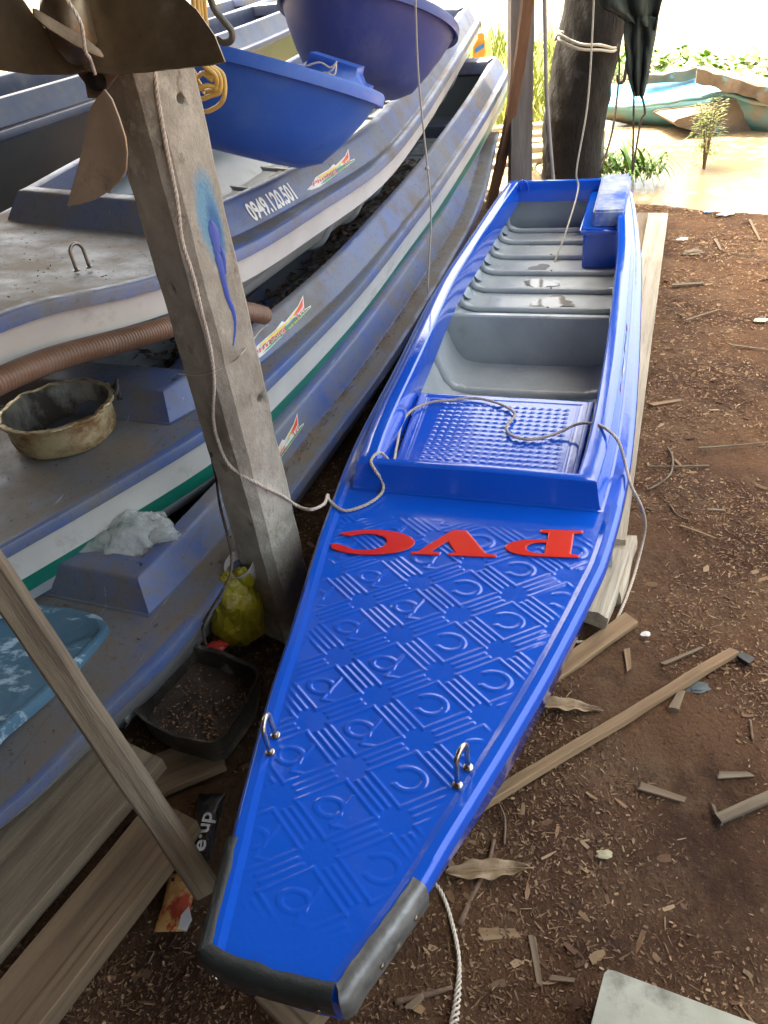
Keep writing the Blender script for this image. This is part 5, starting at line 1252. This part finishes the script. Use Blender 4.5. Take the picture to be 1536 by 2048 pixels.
# ------------------------------------------------------------ plants
m_hy=pm('hyacinth_leaf',(.06,.15,.012),(.12,.22,.03),5,rough=.4,bump=0,island=[(.05,.13,.012),(.10,.21,.025),(.17,.28,.05),(.08,.17,.02)],trans=.0)
m_reed=pm('yellow_green_reed',(.14,.20,.03),(.26,.29,.06),5,rough=.6,bump=0,island=[(.09,.14,.02),(.2,.24,.04),(.32,.32,.08),(.13,.2,.03)])
rnd=random.Random(5)
V=[];F=[]
rnd=random.Random(5); V=[];F=[]
HA=at(1280,112,-.05); HB_=at(1536,118,-.05); HN=Vector((-(HB_-HA).y,(HB_-HA).x)); HN=HN if HN.y>0 else -HN
for i in range(9000):
    x=rnd.uniform(2.6,9); y=rnd.uniform(7.7,13.2); 
    if y<max(7.8,8.9-.35*max(0,x-3.6))+.25*max(0,4.5-x)+.5*noise.noise(Vector((x,0,0))): continue
    if y>16-.3*x+2*noise.noise(Vector((x*.4,3,0))): continue
    if (Vector((x,y))-Vector(HA[:2])).dot(HN)>0: continue
    h=rnd.uniform(.03,.20); a=rnd.uniform(0,6.28); p=Vector((x,y,WZ+h)); 
    leaf3(p,(math.cos(a),math.sin(a),rnd.uniform(.2,1.2)),rnd.uniform(.03,.055),rnd.uniform(.07,.13),V,F,3,.2)
    if i%3==0: leaf3(Vector((x,y,WZ)),(math.cos(a)*.15,math.sin(a)*.15,1),.008,h,V,F,1,0)
tag(mk('water_hyacinth',V,F,m_hy),kind='stuff',label='bright green water hyacinth carpet floating beyond the sunken boat',cat='water plants')
V=[];F=[]
for i in range(3600):
    x=rnd.uniform(1.3,3.3); y=rnd.uniform(7.4,11.5)
    if x>2.0+(y-7.4)*.34: continue
    a=rnd.uniform(0,6.28); h=rnd.uniform(.3,.8)*(.75+.6*noise.noise(Vector((x*2,y*2,0))))*1.2
    leaf3(Vector((x,y,WZ)),(math.cos(a)*.35,math.sin(a)*.35,1),rnd.uniform(.006,.016),h,V,F,4,rnd.uniform(.05,.45))
tag(mk('reed_bed',V,F,m_reed),kind='stuff',label='sunlit yellow green reeds growing at the water behind the wooden post',cat='reeds')
def shrub(name,lab,base,h,mat,nl,spread,seed,wl=.012,ll=.06,stems=4):
    r=random.Random(seed); t=thing(name,lab,'plant',tuple(base)); B_=Vector(base); V=[];F=[];SV=[];SF=[]
    for k in range(stems):
        a=r.uniform(0,6.28); tip=B_+Vector((math.cos(a)*spread*.6*(k>0),math.sin(a)*spread*.6*(k>0),h*r.uniform(.65,1) if k else h)); mid=(B_*.6+tip*.4)+Vector((0,0,h*.15)); P=catmull([B_-Vector((0,0,.08)),mid,tip],6); tubegeo(P,[.006*(1-.8*i/len(P)) for i in range(len(P))],5,SV,SF)
        for i in range(nl//stems):
            s=r.uniform(.25,1); q=P[min(len(P)-1,int(s*(len(P)-1)))]; a2=r.uniform(0,6.28); rr=spread*(1-.65*s)*r.uniform(.2,1)
            leaf3(q+Vector((math.cos(a2)*rr,math.sin(a2)*rr,r.uniform(-.03,.03))),(math.cos(a2),math.sin(a2),r.uniform(.1,1.)),r.uniform(.5,1)*wl,r.uniform(.5,1)*ll,V,F,3,.4)
    mk('foliage',V,F,mat,t); mk('stem',SV,SF,m_tw,t); return t
shrub('small_shrub','small yellow green shrub standing alone in the muddy water',at(1408,338,WZ),.50,m_reed,620,.15,1,.010,.045,7)
V=[];F=[]
def tuft(lab,px_,py_,h,n,seed,sp=.3,wd=.008):
    r=random.Random(seed); b=at(px_,py_,-.08); t=thing('grass_tuft',lab,'grass',tuple(b),'grass tufts on the bank'); V=[];F=[]
    for i in range(n):
        a=r.uniform(0,6.28); o=Vector((r.gauss(0,.07),r.gauss(0,.07),-.02)); leaf3(b+o,(math.cos(a)*r.uniform(.2,.9),math.sin(a)*.5,1),wd*r.uniform(.6,1.4),h*r.uniform(.5,1.1),V,F,6,r.uniform(.3,1.1))
    mk('blades',V,F,m_hy,t)
tuft('arching green grass between the trunk and the hanging cords',1205,340,.34,120,3)
tuft('broad arching grass right of the hanging cloth cords',1270,345,.46,110,4,wd=.011)
tuft('low grass at the foot of the reeds left of the trunk',1075,330,.25,60,6)
# ------------------------------------------------------------ half-sunk cyan boat
m_cy=pm('flaking_cyan_paint',(.02,.30,.50),(.05,.38,.56),3,rough=.5,bump=.4,layers=[((.22,.19,.13),3.5,.58,.66,.8,None,.9),((.35,.5,.5),8,.66,.72,.6,None,.5)])
m_cy2=pm('faded_turquoise_planks',(.07,.20,.22),(.12,.24,.24),3,rough=.7,bump=.4,layers=[((.22,.17,.11),3,.48,.62,.9,None,.9)])
m_mudw=pm('muddy_old_wood',(.09,.065,.042),(.16,.12,.08),5,rough=.9,bump=.8,layers=[((.1,.3,.33),6,.62,.68,.7,None,.7)])
def prism(name,pts,y0,y1,mat,parent,lean_=0.,rough_=.01):
    """outline at distance y0 extruded back to y1"""
    O_=catmull([aty(a,b,y0) for a,b in pts],3,closed=True); c=sum(O_,Vector())/len(O_); n=len(O_); V=[];F=[]
    V=[p+noise.noise_vector(p*4)*rough_ for p in O_]+[p+Vector((.0,y1-y0,lean_))+noise.noise_vector(p*4)*rough_ for p in O_]
    for i in range(n): F.append((i,(i+1)%n,n+(i+1)%n,n+i))
    V2=[c,c+Vector((0,y1-y0,lean_))]; V+=V2
    for i in range(n): F.append((2*n,i,(i+1)%n)); F.append((2*n+1,n+(i+1)%n,n+i))
    return auto(fixn(mk(name,V,F,mat,parent)),30)
# hull built as a lofted, listing boat: sections along its length, each a slanted deck edge, topside and bilge
sb=thing('sunken_boat','half-sunk derelict cyan boat with peeling paint lying in the muddy water','boat',tuple(aty(1380,260,7.3)))
def strip(name,rows,mat,y,dy,parent,jit=.012):
    """rows of photo points, each row pushed back by its own distance"""
    V=[];F=[]; R_=[]
    for row,yo in zip(rows,dy): 
        c=[Vector((a[0]+(b[0]-a[0])*k/8,a[1]+(b[1]-a[1])*k/8,0)) for a,b in zip(row,row[1:]) for k in range(8)]; R_.append([aty(p.x,p.y,y+yo-(p.x-1192)*.0030)+noise.noise_vector(Vector((p.x*.03,p.y*.05,yo*3)))*jit for p in c])
    n=len(R_[0])
    for r in R_: V+=r
    for k in range(len(R_)-1):
        for i in range(n-1): F.append((k*n+i,k*n+i+1,(k+1)*n+i+1,(k+1)*n+i))
    o=mk(name,V,F,mat,parent); md=o.modifiers.new('s','SOLIDIFY'); md.thickness=.03; md.offset=0; return o
xs_=(1192,1260,1340,1440,1560)
strip('upper_side',[[(1192,176),(1250,170),(1340,163),(1450,158),(1560,196)],[(1192,212),(1250,214),(1340,203),(1450,186),(1560,216)]],m_cy,7.6,(.35,0),sb)
strip('rubbing_strip',[[(1192,209),(1250,211),(1340,200),(1450,183),(1560,213)],[(1192,216),(1250,219),(1340,208),(1450,191),(1560,221)]],m_cy2,7.56,(0,.0),sb)
strip('lower_side',[[(1192,215),(1250,218),(1340,207),(1450,190),(1560,220)],[(1192,232),(1250,246),(1340,262),(1450,274),(1560,284)]],m_cy2,7.6,(0,.12),sb)
strip('deck_planks',[[(1240,168),(1300,152),(1390,148),(1440,150),(1560,175)],[(1250,172),(1300,164),(1360,160),(1450,164),(1560,195)]],m_mudw,8.0,(.5,-.02),sb,.03)
beam('broken_beam',aty(1398,148,6.9),aty(1570,196,6.5),.14,.10,m_mudw,sb,rough=.02,ragged=.08,seed=4)
beam('broken_beam',aty(1290,158,7.5),aty(1392,146,7.3),.10,.07,m_mudw,sb,rough=.02,ragged=.06,seed=5)
prism('mud_bank_side',[(1345,246),(1390,226),(1440,205),(1500,205),(1600,225),(1600,300),(1480,285),(1400,275)],6.75,7.4,m_mudw,sb,rough_=.05)
# planks and poles on the bank behind the stern
m_bam=pm('grey_bamboo',(.28,.24,.17),(.42,.37,.27),7,rough=.8,bump=.4,stretch=(.5,2,2))
rk=thing('bamboo_landing','low landing of grey bamboo poles at the water behind the wooden post','landing',tuple(at(1060,300,0)))
for k,(yy,z) in enumerate(((5.9,.02),(6.15,.04),(6.4,.03),(6.7,.02),(7.0,.03))):
    tube('pole',[Vector((.7,yy,z)),Vector((1.4,yy+.05,z+.01)),Vector((2.0,yy+.02,z-.02))],.028+.006*(k%2),m_bam,rk,n=4)
for x in (.95,1.45,1.8): tube('pole',[Vector((x,5.75,-.03)),Vector((x+.05,7.15,-.02))],.03,m_bam,rk,n=4)
rbox('concrete_block',at(1207,340,.08)+Vector((0,.6,0)),(.32,.2,.26),.2,m_conc,.015,dis=.01,subdiv=1); tag(bpy.context.scene.collection.objects['concrete_block'],'pale concrete block on the bank right of the tree trunk','block')
# rope coil scrap beside the stern
tag(tube('rope_scrap',[at(992,368,.12),at(1000,395,.05),at(985,408,.02),at(968,400,.02),at(975,388,.03),at(1005,392,.02)],.008,m_rope2),'pale rope loop on the ground behind the left stern corner','rope')
# flag-striped board seen beyond the top boat
tag(prism('painted_board',[(950,75),(968,68),(968,118),(945,122)],6.6,6.66,pm('orange_paint',(.75,.36,.04),(.85,.45,.06),5,rough=.5),None,rough_=0),'orange painted board with blue stripe behind the top boat stern','board')
pb=bpy.context.scene.collection.objects['painted_board']
V=[aty(a,b,6.59) for a,b in ((950,98),(968,86),(968,95),(950,107))]; mk('blue_stripe',V,[(0,1,2,3)],plain('stripe_blue',(.05,.25,.7)),pb,smooth=False)
